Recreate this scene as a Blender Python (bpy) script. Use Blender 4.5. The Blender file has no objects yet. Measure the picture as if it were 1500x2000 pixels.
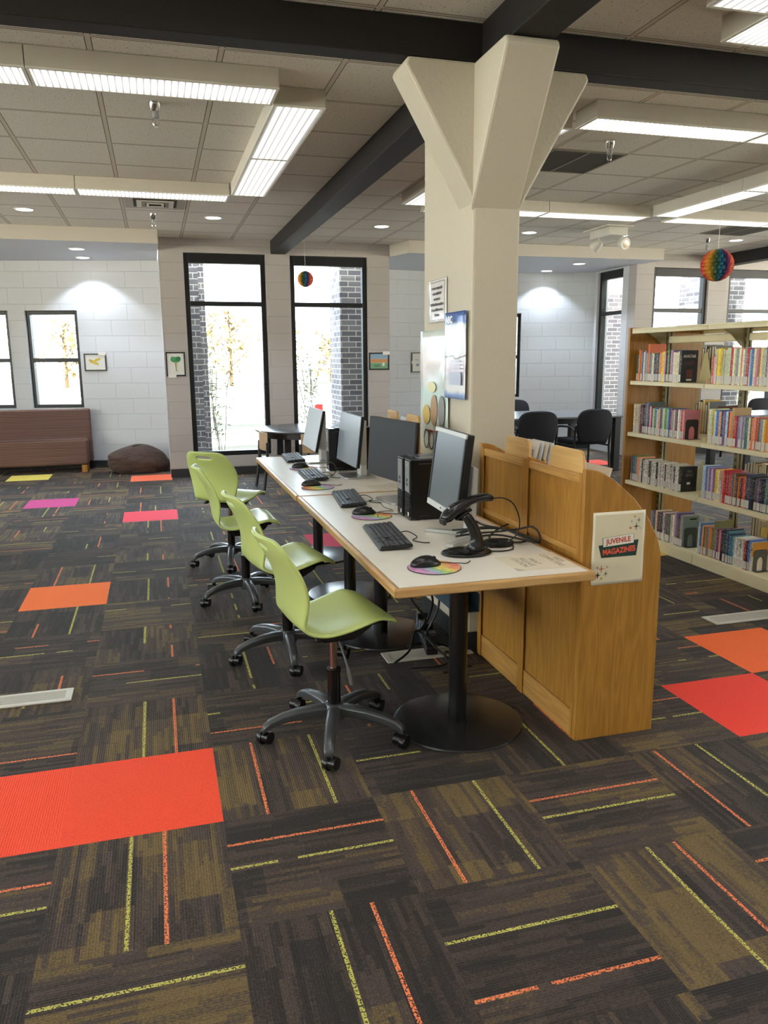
import bpy, bmesh, math, random
from mathutils import Vector, Matrix, Euler
random.seed(7)
SC = bpy.context.scene
COL = SC.collection
PI = math.pi
R = math.radians

# ------------------------------------------------------------------ helpers
def srgb(h):
    h = h.lstrip('#')
    v = [int(h[i:i+2], 16)/255 for i in (0, 2, 4)]
    return tuple((c/12.92 if c <= .04045 else ((c+.055)/1.055)**2.4) for c in v) + (1,)

class NT:
    def __init__(s, name):
        s.m = bpy.data.materials.new(name); s.m.use_nodes = True
        s.t = s.m.node_tree; s.t.nodes.clear()
        s.out = s.n('ShaderNodeOutputMaterial')
    def n(s, typ, **kw):
        nd = s.t.nodes.new(typ)
        for k, v in kw.items():
            if k in ('ins',):
                for a, b in v.items(): s.set(nd.inputs[a], b)
            else: setattr(nd, k, v)
        return nd
    def set(s, sock, v):
        if hasattr(v, 'is_output') or isinstance(v, bpy.types.NodeSocket): s.t.links.new(v, sock)
        else: sock.default_value = v
    def math(s, op, a, b=0.0, c=None):
        nd = s.n('ShaderNodeMath', operation=op); s.set(nd.inputs[0], a); s.set(nd.inputs[1], b)
        if c is not None: s.set(nd.inputs[2], c)
        return nd.outputs[0]
    def mix(s, f, a, b):
        nd = s.n('ShaderNodeMix', data_type='RGBA'); s.set(nd.inputs['Factor'], f)
        s.set(nd.inputs[6], a); s.set(nd.inputs[7], b); return nd.outputs[2]
    def noise(s, vec, scale=5, detail=2, rough=.5):
        nd = s.n('ShaderNodeTexNoise'); nd.inputs['Scale'].default_value = scale
        nd.inputs['Detail'].default_value = detail; nd.inputs['Roughness'].default_value = rough
        if vec is not None: s.set(nd.inputs['Vector'], vec)
        return nd.outputs[0]
    def comb(s, x, y, z=0.0):
        nd = s.n('ShaderNodeCombineXYZ'); s.set(nd.inputs[0], x); s.set(nd.inputs[1], y); s.set(nd.inputs[2], z); return nd.outputs[0]
    def sep(s, v):
        nd = s.n('ShaderNodeSeparateXYZ'); s.set(nd.inputs[0], v); return nd.outputs
    def obj(s): return s.n('ShaderNodeTexCoord').outputs['Object']
    def pos(s): return s.n('ShaderNodeNewGeometry').outputs['Position']
    def ramp(s, f, stops, interp='LINEAR'):
        nd = s.n('ShaderNodeValToRGB'); cr = nd.color_ramp; cr.interpolation = interp
        while len(cr.elements) < len(stops): cr.elements.new(.5)
        for e, (p, c) in zip(cr.elements, stops): e.position = p; e.color = c
        s.set(nd.inputs[0], f); return nd.outputs[0]
    def bump(s, h, dist=.002, strength=1.0):
        nd = s.n('ShaderNodeBump'); nd.inputs['Distance'].default_value = dist; nd.inputs['Strength'].default_value = strength
        s.set(nd.inputs['Height'], h); return nd.outputs[0]
    def pbr(s, color, rough=.5, metal=0.0, normal=None, **kw):
        b = s.n('ShaderNodeBsdfPrincipled'); s.set(b.inputs['Base Color'], color)
        s.set(b.inputs['Roughness'], rough); s.set(b.inputs['Metallic'], metal)
        if normal is not None: s.set(b.inputs['Normal'], normal)
        for k, v in kw.items(): s.set(b.inputs[k.replace('_', ' ')], v)
        s.t.links.new(b.outputs[0], s.out.inputs[0]); return s.m

_mc = {}
def flat(hexc, rough=.5, metal=0.0, var=.06, **kw):
    key = (hexc, rough, metal, tuple(kw.items()))
    if key in _mc: return _mc[key]
    t = NT('mat_' + hexc.lstrip('#'))
    c = srgb(hexc); n = t.noise(t.obj(), 9, 3)
    lo = tuple(x*(1-var) for x in c[:3]) + (1,); hi = tuple(min(1, x*(1+var)) for x in c[:3]) + (1,)
    _mc[key] = t.pbr(t.mix(n, lo, hi), rough, metal, **kw); return _mc[key]

def wood(name, c1, c2, axis='z', scale=1.0, rough=.38):
    t = NT(name); o = t.sep(t.obj())
    a, b, c = {'z': (o[0], o[1], o[2]), 'y': (o[0], o[2], o[1]), 'x': (o[1], o[2], o[0])}[axis]
    v = t.comb(t.math('MULTIPLY', a, 9*scale), t.math('MULTIPLY', b, 9*scale), t.math('MULTIPLY', c, .9*scale))
    n = t.noise(v, 1.0, 3, .55)
    ring = t.math('FRACT', t.math('MULTIPLY', n, 9.0))
    ring = t.math('ABSOLUTE', t.math('SUBTRACT', ring, .5))
    v2 = t.comb(t.math('MULTIPLY', a, 160), t.math('MULTIPLY', b, 160), t.math('MULTIPLY', c, 5))
    g = t.noise(v2, 1.0, 2)
    f = t.math('ADD', t.math('MULTIPLY', ring, .55), t.math('ADD', .12, t.math('MULTIPLY', g, .5)))
    return t.pbr(t.ramp(f, [(.1, srgb(c1)), (.85, srgb(c2))]), rough, 0, t.bump(f, .0004, .3))

def cmu(name, base, vert='xz', bw=.44, bh=.2135, off=(0, 0)):
    t = NT(name); p = t.sep(t.pos())
    u = p[0] if vert == 'xz' else p[1]
    v = t.comb(t.math('ADD', u, off[0]), t.math('ADD', p[2], off[1]))
    br = t.n('ShaderNodeTexBrick', ins={'Vector': v, 'Scale': 1.0, 'Mortar Size': .004, 'Mortar Smooth': .3, 'Brick Width': bw, 'Row Height': bh})
    br.offset = .5
    n = t.noise(t.pos(), 55, 4)
    c = srgb(base); d = tuple(x*.91 for x in c[:3])+(1,)
    col = t.mix(br.outputs['Fac'], c, d)
    h = t.math('ADD', t.math('MULTIPLY', br.outputs['Fac'], -1.0), t.math('MULTIPLY', n, .25))
    return t.pbr(col, .55, 0, t.bump(h, .006, .8))

class MB:
    """collects shapes in one bmesh, then links them as one mesh object"""
    def __init__(s): s.b = bmesh.new(); s.mi = 0
    def mat(s, i): s.mi = i; return s
    def face(s, vs):
        try: f = s.b.faces.new(vs)
        except ValueError: return None
        f.material_index = s.mi; return f
    def box(s, x0, x1, y0, y1, z0, z1, M=None):
        P = [(x0,y0,z0),(x1,y0,z0),(x1,y1,z0),(x0,y1,z0),(x0,y0,z1),(x1,y0,z1),(x1,y1,z1),(x0,y1,z1)]
        v = [s.b.verts.new((M @ Vector(p)) if M else p) for p in P]
        for q in ((3,2,1,0),(4,5,6,7),(0,1,5,4),(1,2,6,5),(2,3,7,6),(3,0,4,7)): s.face([v[i] for i in q])
        return s
    def poly(s, pts): s.face([s.b.verts.new(p) for p in pts]); return s
    def prism(s, pts, ax, a, b, M=None):
        """extrude a 2D outline along axis ax from a to b"""
        def P(u, w, k):
            p = {'x': (k, u, w), 'y': (u, k, w), 'z': (u, w, k)}[ax]
            return (M @ Vector(p)) if M else Vector(p)
        A = [s.b.verts.new(P(u, w, a)) for u, w in pts]; B = [s.b.verts.new(P(u, w, b)) for u, w in pts]
        s.face(A[::-1]); s.face(B); n = len(pts)
        for i in range(n): s.face([A[i], A[(i+1) % n], B[(i+1) % n], B[i]])
        return s
    def tube(s, pts, r, seg=10, cap=True):
        pts = [Vector(p) for p in pts]; n = len(pts)
        rr = r if isinstance(r, (list, tuple)) else [r]*n
        rings = []; prev = None
        for i, p in enumerate(pts):
            d = (pts[min(i+1, n-1)] - pts[max(i-1, 0)]).normalized()
            if prev is None:
                ref = Vector((0, 0, 1)) if abs(d.z) < .9 else Vector((1, 0, 0)); u = d.cross(ref).normalized()
            else: u = (prev - d*prev.dot(d)).normalized()
            prev = u; w = d.cross(u)
            q = rr[i]; q = q if isinstance(q, (list, tuple)) else (q, q)
            rings.append([s.b.verts.new(p + u*math.cos(2*PI*k/seg)*q[0] + w*math.sin(2*PI*k/seg)*q[1]) for k in range(seg)])
        for i in range(n-1):
            for k in range(seg): s.face([rings[i][k], rings[i][(k+1) % seg], rings[i+1][(k+1) % seg], rings[i+1][k]])
        if cap: s.face(rings[0][::-1]); s.face(rings[-1])
        return s
    def lathe(s, prof, seg=24, c=(0, 0, 0), M=None):
        """prof: (radius, z) list turned about z"""
        rings = []
        for r, z in prof:
            ring = []
            for k in range(seg):
                p = Vector((c[0]+r*math.cos(2*PI*k/seg), c[1]+r*math.sin(2*PI*k/seg), c[2]+z))
                ring.append(s.b.verts.new((M @ p) if M else p))
            rings.append(ring)
        for i in range(len(rings)-1):
            for k in range(seg): s.face([rings[i][k], rings[i][(k+1) % seg], rings[i+1][(k+1) % seg], rings[i+1][k]])
        s.face(rings[0][::-1]); s.face(rings[-1]); return s
    def blob(s, c, rad, seg=20, rings=12, fn=None):
        vs = []
        for i in range(rings+1):
            th = PI*i/rings; row = []
            for k in range(seg if 0 < i < rings else 1):
                ph = 2*PI*k/seg
                d = Vector((math.sin(th)*math.cos(ph), math.sin(th)*math.sin(ph), math.cos(th)))
                q = Vector((c[0]+d.x*rad[0], c[1]+d.y*rad[1], c[2]+d.z*rad[2]))
                if fn: q = fn(q, d)
                row.append(s.b.verts.new(q))
            vs.append(row)
        for i in range(rings):
            for k in range(seg):
                a, b2 = vs[i], vs[i+1]
                if len(a) == 1: s.face([a[0], b2[k], b2[(k+1) % seg]])
                elif len(b2) == 1: s.face([a[k], b2[0], a[(k+1) % seg]])
                else: s.face([a[k], b2[k], b2[(k+1) % seg], a[(k+1) % seg]])
        return s
    def build(s, name, mats, parent=None, smooth=0, bevel=0, seg=2, sub=0, solid=0, loc=None, rz=0):
        me = bpy.data.meshes.new(name)
        bmesh.ops.recalc_face_normals(s.b, faces=s.b.faces[:]) if not solid else None
        s.b.to_mesh(me); s.b.free()
        for m in (mats if isinstance(mats, (list, tuple)) else [mats]): me.materials.append(m)
        if smooth:
            for p in me.polygons: p.use_smooth = True
            if smooth < 180: me.set_sharp_from_angle(angle=R(smooth))
        o = bpy.data.objects.new(name, me); COL.objects.link(o)
        if parent: o.parent = parent
        if loc: o.location = loc
        if rz: o.rotation_euler.z = rz
        if solid:
            md = o.modifiers.new('solid', 'SOLIDIFY'); md.thickness = solid; md.offset = 0
        if bevel:
            md = o.modifiers.new('bevel', 'BEVEL'); md.width = bevel; md.segments = seg; md.limit_method = 'ANGLE'; md.angle_limit = R(40)
        if sub:
            md = o.modifiers.new('sub', 'SUBSURF'); md.levels = sub; md.render_levels = sub
        return o

def tag(o, label, cat, group=None):
    o['label'] = label; o['category'] = cat
    if group: o['group'] = group
    return o
def struct(o, label=None):
    o['kind'] = 'structure'
    if label: o['label'] = label
    return o
def thing(name, label, cat, loc=(0, 0, 0), rz=0, group=None):
    o = bpy.data.objects.new(name, None); COL.objects.link(o); o.empty_display_size = .05
    o.location = loc; o.rotation_euler = (0, 0, rz); return tag(o, label, cat, group)
def dup(o, loc=None, rz=None, label=None, parent=None):
    c = o.copy(); COL.objects.link(c)
    if parent: c.parent = parent
    if loc is not None: c.location = loc
    if rz is not None: c.rotation_euler = (0, 0, rz)
    if label: c['label'] = label
    for ch in list(o.children): dup(ch, parent=c)
    return c
def text(name, body, size, mat, parent, M, ext=.0006, align='CENTER', sx=1.0, bold=0.0):
    cu = bpy.data.curves.new(name, 'FONT'); cu.body = body; cu.size = size; cu.extrude = ext
    cu.align_x = align; cu.align_y = 'CENTER'; cu.offset = bold; cu.space_line = .95
    tmp = bpy.data.objects.new(name+'_tmp', cu); COL.objects.link(tmp)
    dg = bpy.context.evaluated_depsgraph_get(); dg.update()
    me = bpy.data.meshes.new_from_object(tmp.evaluated_get(dg))
    bpy.data.objects.remove(tmp); bpy.data.curves.remove(cu)
    me.transform(M @ Matrix.Diagonal((sx, 1, 1, 1)))
    me.materials.clear(); me.materials.append(mat)
    o = bpy.data.objects.new(name, me); COL.objects.link(o); o.parent = parent; return o
def face_mat(origin, xdir, ydir):
    x = Vector(xdir).normalized(); y = Vector(ydir).normalized(); z = x.cross(y)
    return Matrix(((x.x, y.x, z.x, origin[0]), (x.y, y.y, z.y, origin[1]), (x.z, y.z, z.z, origin[2]), (0, 0, 0, 1)))
def spline(P, n):
    out = []; m = len(P)
    for i in range(n):
        t = i/(n-1)*(m-1); k = min(int(t), m-2); f = t-k
        p0, p1, p2, p3 = P[max(k-1, 0)], P[k], P[k+1], P[min(k+2, m-1)]
        out.append(tuple(.5*(2*b+(c-a)*f+(2*a-5*b+4*c-d)*f*f+(3*b-a-3*c+d)*f**3) for a, b, c, d in zip(p0, p1, p2, p3)))
    return out

# ------------------------------------------------------------------ camera
EX = 0.0
cam = bpy.data.cameras.new('camera'); camo = bpy.data.objects.new('camera', cam); COL.objects.link(camo)
cam.sensor_fit = 'VERTICAL'; cam.sensor_height = 36; cam.lens = 36*1530.1/2000; cam.clip_start = .02; cam.clip_end = 300
yaw, pit, rol = 0.278670472, 0.194308639, 0.00715650226
fw = Vector((math.sin(yaw)*math.cos(pit), math.cos(yaw)*math.cos(pit), -math.sin(pit)))
rt = Vector((math.cos(yaw), -math.sin(yaw), 0)); dn = fw.cross(rt)
r2 = rt*math.cos(rol) + dn*math.sin(rol); d2 = -rt*math.sin(rol) + dn*math.cos(rol)
up = -d2; bk = -fw
camo.matrix_world = Matrix(((r2.x, up.x, bk.x, 0), (r2.y, up.y, bk.y, 0), (r2.z, up.z, bk.z, 1.5), (0, 0, 0, 1)))
SC.camera = camo
SC.view_settings.view_transform = 'Standard'; SC.view_settings.look = 'None'
SC.view_settings.gamma = 1; SC.view_settings.use_curve_mapping = False

# ------------------------------------------------------------------ materials
BLK = flat('#121213', .35); BLK2 = flat('#1a1a1c', .5); BLKM = flat('#0d0d0e', .25)
POLEM = flat('#101011', .3); DISCM = flat('#262628', .24)
OAK = wood('oak_vertical', '#8a5a1c', '#bd8a3c', 'z')
OAKY = wood('oak_along', '#9c6a2c', '#cfa05a', 'y')
OAKX = wood('oak_across', '#9c6a2c', '#cfa05a', 'x')
OAKL = wood('oak_light', '#b98c4c', '#d8b070', 'y')
STEEL = flat('#f0e5bd', .42); STEELD = flat('#8d8462', .45)
SILV = flat('#b6b8ba', .32, .7); SILVP = flat('#c4c5c2', .4)
CHROME = flat('#d8d8d8', .12, 1.0)
LAM = flat('#f1efe4', .3)
COLP = None
def paint(name, hexc, sc=120, dist=.0015):
    t = NT(name); n = t.noise(t.pos(), sc, 4); c = srgb(hexc)
    return t.pbr(t.mix(n, tuple(x*.95 for x in c[:3])+(1,), c), .6, 0, t.bump(n, dist, .6))
COLP = paint('column_paint', '#c5bca8', 60, .003)
SOFF = paint('soffit_paint', '#c4bdb0')
BEAM = paint('beam_brown', '#120d0b', 40, .002)
FRAME = flat('#111214', .4)
BASEB = flat('#2a2b2e', .5)
PAPER = flat('#ece8dc', .6)
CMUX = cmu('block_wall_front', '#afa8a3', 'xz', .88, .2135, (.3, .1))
CMUN = cmu('block_wall_niche', '#ced0d2', 'xz', .44, .2135, (.1, .1))
CMUY = cmu('block_wall_side', '#ced0d2', 'yz', .44, .2135, (.1, .1))

def carpet():
    t = NT('carpet_tiles')
    uv = t.n('ShaderNodeUVMap', uv_map='tuv').outputs[0]
    tA = t.sep(t.n('ShaderNodeAttribute', attribute_name='tA').outputs['Vector'])
    tB = t.n('ShaderNodeAttribute', attribute_name='tB').outputs['Color']
    tC = t.sep(t.n('ShaderNodeAttribute', attribute_name='tC').outputs['Vector'])
    s = t.sep(uv); a, b = s[0], s[1]; seed = tA[0]
    def wn(x, y, z):
        nd = t.n('ShaderNodeTexWhiteNoise', noise_dimensions='3D'); t.set(nd.inputs[0], t.comb(x, y, z)); return nd.outputs[0]
    ac = t.math('FLOOR', t.math('MULTIPLY', a, 34.0))
    sh = wn(ac, seed, 3.3)
    bc = t.math('FLOOR', t.math('ADD', t.math('MULTIPLY', b, 2.6), t.math('MULTIPLY', sh, 3.0)))
    w1 = wn(ac, bc, seed)
    ab = t.math('FLOOR', t.math('MULTIPLY', a, 4.3)); bb = t.math('FLOOR', t.math('ADD', t.math('MULTIPLY', b, 1.9), wn(ab, seed, 9.1)))
    w2 = wn(ab, bb, t.math('ADD', seed, 17.7))
    f = t.math('ADD', t.math('MULTIPLY', w1, .46), t.math('ADD', t.math('MULTIPLY', w2, .50), t.math('MULTIPLY', t.math('SUBTRACT', t.noise(t.pos(), 105, 2, .7), .5), .8)))
    f = t.math('ADD', f, tC[1])
    col = t.ramp(f, [(.0, srgb('#211c19')), (.28, srgb('#2d2623')), (.42, srgb('#3d322e')), (.62, srgb('#453a35')), (.72, srgb('#56482f')), (.9, srgb('#665535'))])
    def line(pos, k):
        d = t.math('ABSOLUTE', t.math('SUBTRACT', a, pos))
        m = t.math('LESS_THAN', d, .0115)
        nz = t.noise(t.comb(t.math('MULTIPLY', b, 1.6), t.math('MULTIPLY', seed, 7.7), k), 1.0, 1)
        return t.math('MULTIPLY', m, t.math('GREATER_THAN', nz, tC[2]))
    fib = t.noise(t.pos(), 185, 3, .8)
    lo = line(tA[1], 1.3); ll = line(tA[2], 5.1)
    brk = t.math('GREATER_THAN', t.noise(t.pos(), 170, 1), .45)
    col = t.mix(t.math('MULTIPLY', lo, brk), col, srgb('#e07a4e'))
    col = t.mix(t.math('MULTIPLY', ll, brk), col, srgb('#b4b058'))
    acc = t.n('ShaderNodeMix', data_type='RGBA'); t.set(acc.inputs[0], tC[0]); t.set(acc.inputs[6], col); t.set(acc.inputs[7], tB)
    rows = t.n('ShaderNodeTexWave', wave_type='BANDS', bands_direction='X', ins={'Vector': uv, 'Scale': 20.0, 'Distortion': 3.0, 'Detail': 2.0, 'Detail Scale': 6.0}).outputs[1]
    v = t.math('MAXIMUM', .25, t.math('ADD', -.47, t.math('MULTIPLY', fib, 3.5))); v = t.math('ADD', v, t.math('MULTIPLY', rows, .12))
    vv = t.n('ShaderNodeMix', data_type='RGBA', blend_type='MULTIPLY'); t.set(vv.inputs[0], 1.0)
    vn = t.n('ShaderNodeCombineColor'); [t.set(vn.inputs[i], v) for i in range(3)]
    t.set(vv.inputs[6], acc.outputs[2]); t.set(vv.inputs[7], vn.outputs[0])
    h = t.math('ADD', fib, t.math('MULTIPLY', rows, .5))
    return t.pbr(vv.outputs[2], .75, 0, t.bump(h, .004, .8), Specular_IOR_Level=.3, Sheen_Weight=.05, Sheen_Roughness=.4)

def ceil_mat():
    t = NT('acoustic_ceiling'); p = t.sep(t.pos())
    def edge(c, off, step):
        u = t.math('FRACT', t.math('DIVIDE', t.math('SUBTRACT', c, off), step))
        d = t.math('ABSOLUTE', t.math('SUBTRACT', u, .5)); return t.math('SUBTRACT', .5, d)   # 0 at the grid line
    ex = edge(p[0], -.21, .6125); ey = edge(p[1], 4.83, .635)
    gx = t.math('LESS_THAN', ex, .020); gy = t.math('LESS_THAN', ey, .013)
    kx = t.math('MULTIPLY', t.math('LESS_THAN', ex, .027), t.math('GREATER_THAN', ex, .020))
    ky = t.math('MULTIPLY', t.math('LESS_THAN', ey, .021), t.math('GREATER_THAN', ey, .013))
    g = t.math('MAXIMUM', gx, gy); k = t.math('MULTIPLY', t.math('MAXIMUM', kx, ky), t.math('SUBTRACT', 1.0, g))
    sp = t.noise(t.n('ShaderNodeMapping', ins={'Vector': t.pos(), 'Scale': (90, 55, 1)}).outputs[0], 1.0, 2)
    pit = t.math('LESS_THAN', sp, .36)
    big = t.noise(t.pos(), 2.0, 2)
    tile = t.mix(big, srgb('#e6e1d6'), srgb('#ece7dd'))
    col = t.mix(t.math('MULTIPLY', pit, .5), tile, srgb('#8f8672'))
    col = t.mix(g, col, srgb('#d6cdbd')); col = t.mix(k, col, srgb('#5a5348'))  # k paints the shadow edges beside the grid strips as dark lines
    h = t.math('SUBTRACT', t.math('MULTIPLY', g, .4), t.math('MULTIPLY', pit, .3))
    return t.pbr(col, .8, 0, t.bump(h, .006, .6))

def lens_mat(name, strength, ax):
    """prismatic diffuser: emits, with fine dark ribs"""
    t = NT(name); o = t.sep(t.obj())
    w = t.math('ABSOLUTE', t.math('SINE', t.math('MULTIPLY', o[0], PI/(.034 if ax == 'x' else .042))))
    c = o[1 if ax == 'x' else 0]
    tubeg = t.math('ADD', .6, t.math('MULTIPLY', .4, t.math('ABSOLUTE', t.math('COSINE', t.math('MULTIPLY', c, PI/.26)))))
    s = t.math('MULTIPLY', t.math('ADD', .16, t.math('MULTIPLY', t.math('POWER', w, 1.5), 1.0 if ax == 'x' else .62)), tubeg)
    e = t.n('ShaderNodeEmission', ins={'Color': (1, .96, .90, 1), 'Strength': t.math('MULTIPLY', s, strength)})
    t.t.links.new(e.outputs[0], t.out.inputs[0]); return t.m
def emit(name, c, s):
    t = NT(name); e = t.n('ShaderNodeEmission', ins={'Color': c, 'Strength': s}); t.t.links.new(e.outputs[0], t.out.inputs[0]); return t.m
def glass():
    t = NT('window_glass'); tr = t.n('ShaderNodeBsdfTransparent', ins={'Color': (.93, .96, .96, 1)})
    gl = t.n('ShaderNodeBsdfGlossy', ins={'Roughness': .02}); lw = t.n('ShaderNodeLayerWeight', ins={'Blend': .5}); fr = t.n('ShaderNodeMath', operation='MULTIPLY_ADD'); fr.inputs[1].default_value = .30; fr.inputs[2].default_value = .03; t.t.links.new(t.math('POWER', lw.outputs['Facing'], 3.0), fr.inputs[0])
    mx = t.n('ShaderNodeMixShader'); t.t.links.new(fr.outputs[0], mx.inputs[0]); t.t.links.new(tr.outputs[0], mx.inputs[1]); t.t.links.new(gl.outputs[0], mx.inputs[2])
    t.t.links.new(mx.outputs[0], t.out.inputs[0]); return t.m
GLASS = glass()
def brick():
    t = NT('grey_brick'); p = t.sep(t.pos())
    u = t.math('ADD', p[0], p[1])
    br = t.n('ShaderNodeTexBrick', ins={'Vector': t.comb(u, p[2]), 'Scale': 1.0, 'Mortar Size': .006, 'Brick Width': .21, 'Row Height': .075,
        'Color1': srgb('#8a8486'), 'Color2': srgb('#66626a'), 'Mortar': srgb('#d8d4cc')})
    return t.pbr(br.outputs[0], .8, 0, t.bump(br.outputs['Fac'], -.006, .5))
BRICK = brick()
# ------------------------------------------------------------------ floor
def build_floor():
    TX, TY, OX, OY = .509, .52, .128, 2.403
    me = bpy.data.meshes.new('floor'); bm = bmesh.new(); uvl = bm.loops.layers.uv.new('tuv')
    exact = {(1,-1): (.28,.74), (0,-1): (.73,.50), (0,0): (.29,.75), (0,-2): (.72,.49), (1,-2): (.22,.60), (2,-2): (.65,.46),
             (2,-1): (.65,.45), (3,-1): (.22,.59), (-1,-1): (.63,.43), (-1,-2): (-1,.74), (-1,1): (.73,.49), (-2,1): (.21,-1), (-2,-1): (.67,.46)}
    oliv = {(2,-2): .16, (1,-1): .13, (-1,-1): .16, (0,0): .12, (2,-1): .04, (0,-1): -.14, (1,-2): -.16, (0,-2): -.14, (3,-1): -.1, (-1,-2): .2, (1,0): -.1, (2,0): -.14, (3,0): 0.0}
    acc = {(-1,0): '#ee4a2c', (-2,0): '#ee4a2c', (4,0): '#ee4030', (5,1): '#f26a2c', (-2,5): '#f0722e', (-3,12): '#c23e86', (-1,10): '#e8455a',
           (-1,15): '#ef6f4c', (-4,16): '#dccb62', (2,7): '#b52a4c', (6,5): '#d8b848', (11,14): '#e85a4c'}
    rnd = random.Random(11); info = []
    for cy in range(-15, 21):
        for cx in range(-16, 26):
            x0, y0 = OX+cx*TX, OY+cy*TY
            v = [bm.verts.new(p) for p in ((x0,y0,0),(x0+TX,y0,0),(x0+TX,y0+TY,0),(x0,y0+TY,0))]
            f = bm.faces.new(v)
            uv = [(0,0),(1,0),(1,1),(0,1)] if (cx+cy) % 2 == 0 else [(0,0),(0,1),(1,1),(1,0)]
            for l, q in zip(f.loops, uv): l[uvl].uv = q
            sd = rnd.random()*50
            if (cx, cy) in exact: o, l_ = exact[(cx, cy)]; th = .30
            else:
                if rnd.random() < .5: o, l_ = .72+rnd.uniform(-.04, .04), .48+rnd.uniform(-.04, .04)
                else: o, l_ = .26+rnd.uniform(-.04, .04), .66+rnd.uniform(-.08, .08)
                th = rnd.choice([.36, .44, .5, .55])
            a = acc.get((cx, cy))
            info.append((sd, o, l_, srgb(a)[:3] if a else (0, 0, 0), 1.0 if a else 0.0, oliv.get((cx, cy), rnd.choice([-.22, -.16, -.1, -.05, .03, .1])), th))
    bmesh.ops.remove_doubles(bm, verts=bm.verts, dist=.001)
    bm.to_mesh(me); bm.free()
    for nm, k in (('tA', 0), ('tC', 1)):
        at = me.attributes.new(nm, 'FLOAT_VECTOR', 'FACE')
        for i, q in enumerate(info): at.data[i].vector = (q[0], q[1], q[2]) if k == 0 else (q[4], q[5], q[6])
    at = me.attributes.new('tB', 'FLOAT_COLOR', 'FACE')
    for i, q in enumerate(info): at.data[i].color = (*q[3], 1)
    me.materials.append(carpet())
    o = bpy.data.objects.new('floor', me); COL.objects.link(o); struct(o)
build_floor()

# ------------------------------------------------------------------ shell
CZ = 2.97
struct(MB().box(-8, 12.6, -5.2, 10.6, CZ, CZ+1.1).build('ceiling', ceil_mat()))  # slab thickened into a roof so the brick piers outside fall in shade
def wall_with_holes(name, mat, a0, a1, z1, holes, M, th=.2):
    """wall along local u from a0 to a1, outward thickness th; holes = (u0,u1,z0,z1)"""
    mb = MB(); u = a0
    for h in sorted(holes):
        mb.box(u, h[0], 0, th, 0, z1, M)
        mb.box(h[0], h[1], 0, th, 0, h[2], M)
        if h[3] < z1: mb.box(h[0], h[1], 0, th, h[3], z1, M)
        u = h[1]
    mb.box(u, a1, 0, th, 0, z1, M)
    return struct(mb.build(name, mat))
def MM(o, u, n): return Matrix(((u[0], n[0], 0, o[0]), (u[1], n[1], 0, o[1]), (0, 0, 1, 0), (0, 0, 0, 1)))
wn = [0]
def window(u0, u1, z0, z1, mull, M, label=None, fw_=.058, yoff=.04, top=.115):
    wn[0] += 1
    mb = MB(); g = .004
    a, b, c, d = u0+g, u1-g, z0+g, z1-g
    mb.box(a, a+fw_, yoff, yoff+.09, c, d, M).box(b-fw_, b, yoff, yoff+.09, c, d, M)
    mb.box(a+fw_, b-fw_, yoff, yoff+.09, c, c+fw_, M).box(a+fw_, b-fw_, yoff, yoff+.09, d-top, d, M)
    mb.box(a+fw_, b-fw_, yoff+.005, yoff+.085, mull-.028, mull+.028, M)
    o = struct(mb.build('window_%d' % wn[0], FRAME, bevel=.003)); o['label'] = label or 'black framed window in the block wall'
    p = MB().box(a+fw_, b-fw_, yoff+.04, yoff+.046, c+fw_, mull-.028, M).box(a+fw_, b-fw_, yoff+.04, yoff+.046, mull+.028, d-top, M).build('pane', GLASS, o)
    return o
I = MM((0, 10.42), (1, 0), (0, 1))
W12 = [(.416, 1.431, .25, 2.80), (1.745, 2.777, .25, 2.80)]
W34 = [(7.146, 8.10, .25, 2.78), (8.46, 9.46, .25, 2.78)]
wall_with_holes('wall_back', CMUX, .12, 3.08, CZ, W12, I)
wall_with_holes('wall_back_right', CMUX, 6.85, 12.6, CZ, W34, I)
for i, w in enumerate(W12+W34):
    window(*w, 2.19 if i < 2 else 2.17, I, ['tall black framed window left of the dark ceiling beam', 'tall black framed window right of the dark ceiling beam, rainbow ball in front', 'black framed window above the left end of the bookcase', 'black framed window above the bookcase at the right edge'][i])
# sills under the tall windows are part of the wall; baseboard strips
def base(name, u0, u1, M): struct(MB().box(u0, u1, -.012, -.0005, 0, .105, M).build(name, BASEB))
base('baseboard_back', .12, 3.08, I); base('baseboard_back_right', 6.85, 12.5, I)
# left niche: slanted block wall behind the sofa
cs = math.cos(math.atan(.2235)); sn = math.sin(math.atan(.2235))
NL = MM((.12, 11.497), (-cs, sn), (sn, cs))
HL = [(1.128, 1.825, .845, 2.165), (2.05, 2.75, .845, 2.165)]
wall_with_holes('wall_niche_left', CMUN, -.25, 4.6, 2.83, HL, NL)
for w, l in zip(HL, ('square black framed window above the end of the striped sofa', 'black framed window at the left edge above the striped sofa')): window(*w, 1.5, NL, l, .045, .04, .05)
base('baseboard_niche_left', 0, 4.5, NL)
struct(MB().box(.12, .32, 10.621, 11.55, 0, 2.83).build('wall_niche_left_side', CMUY))
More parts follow.
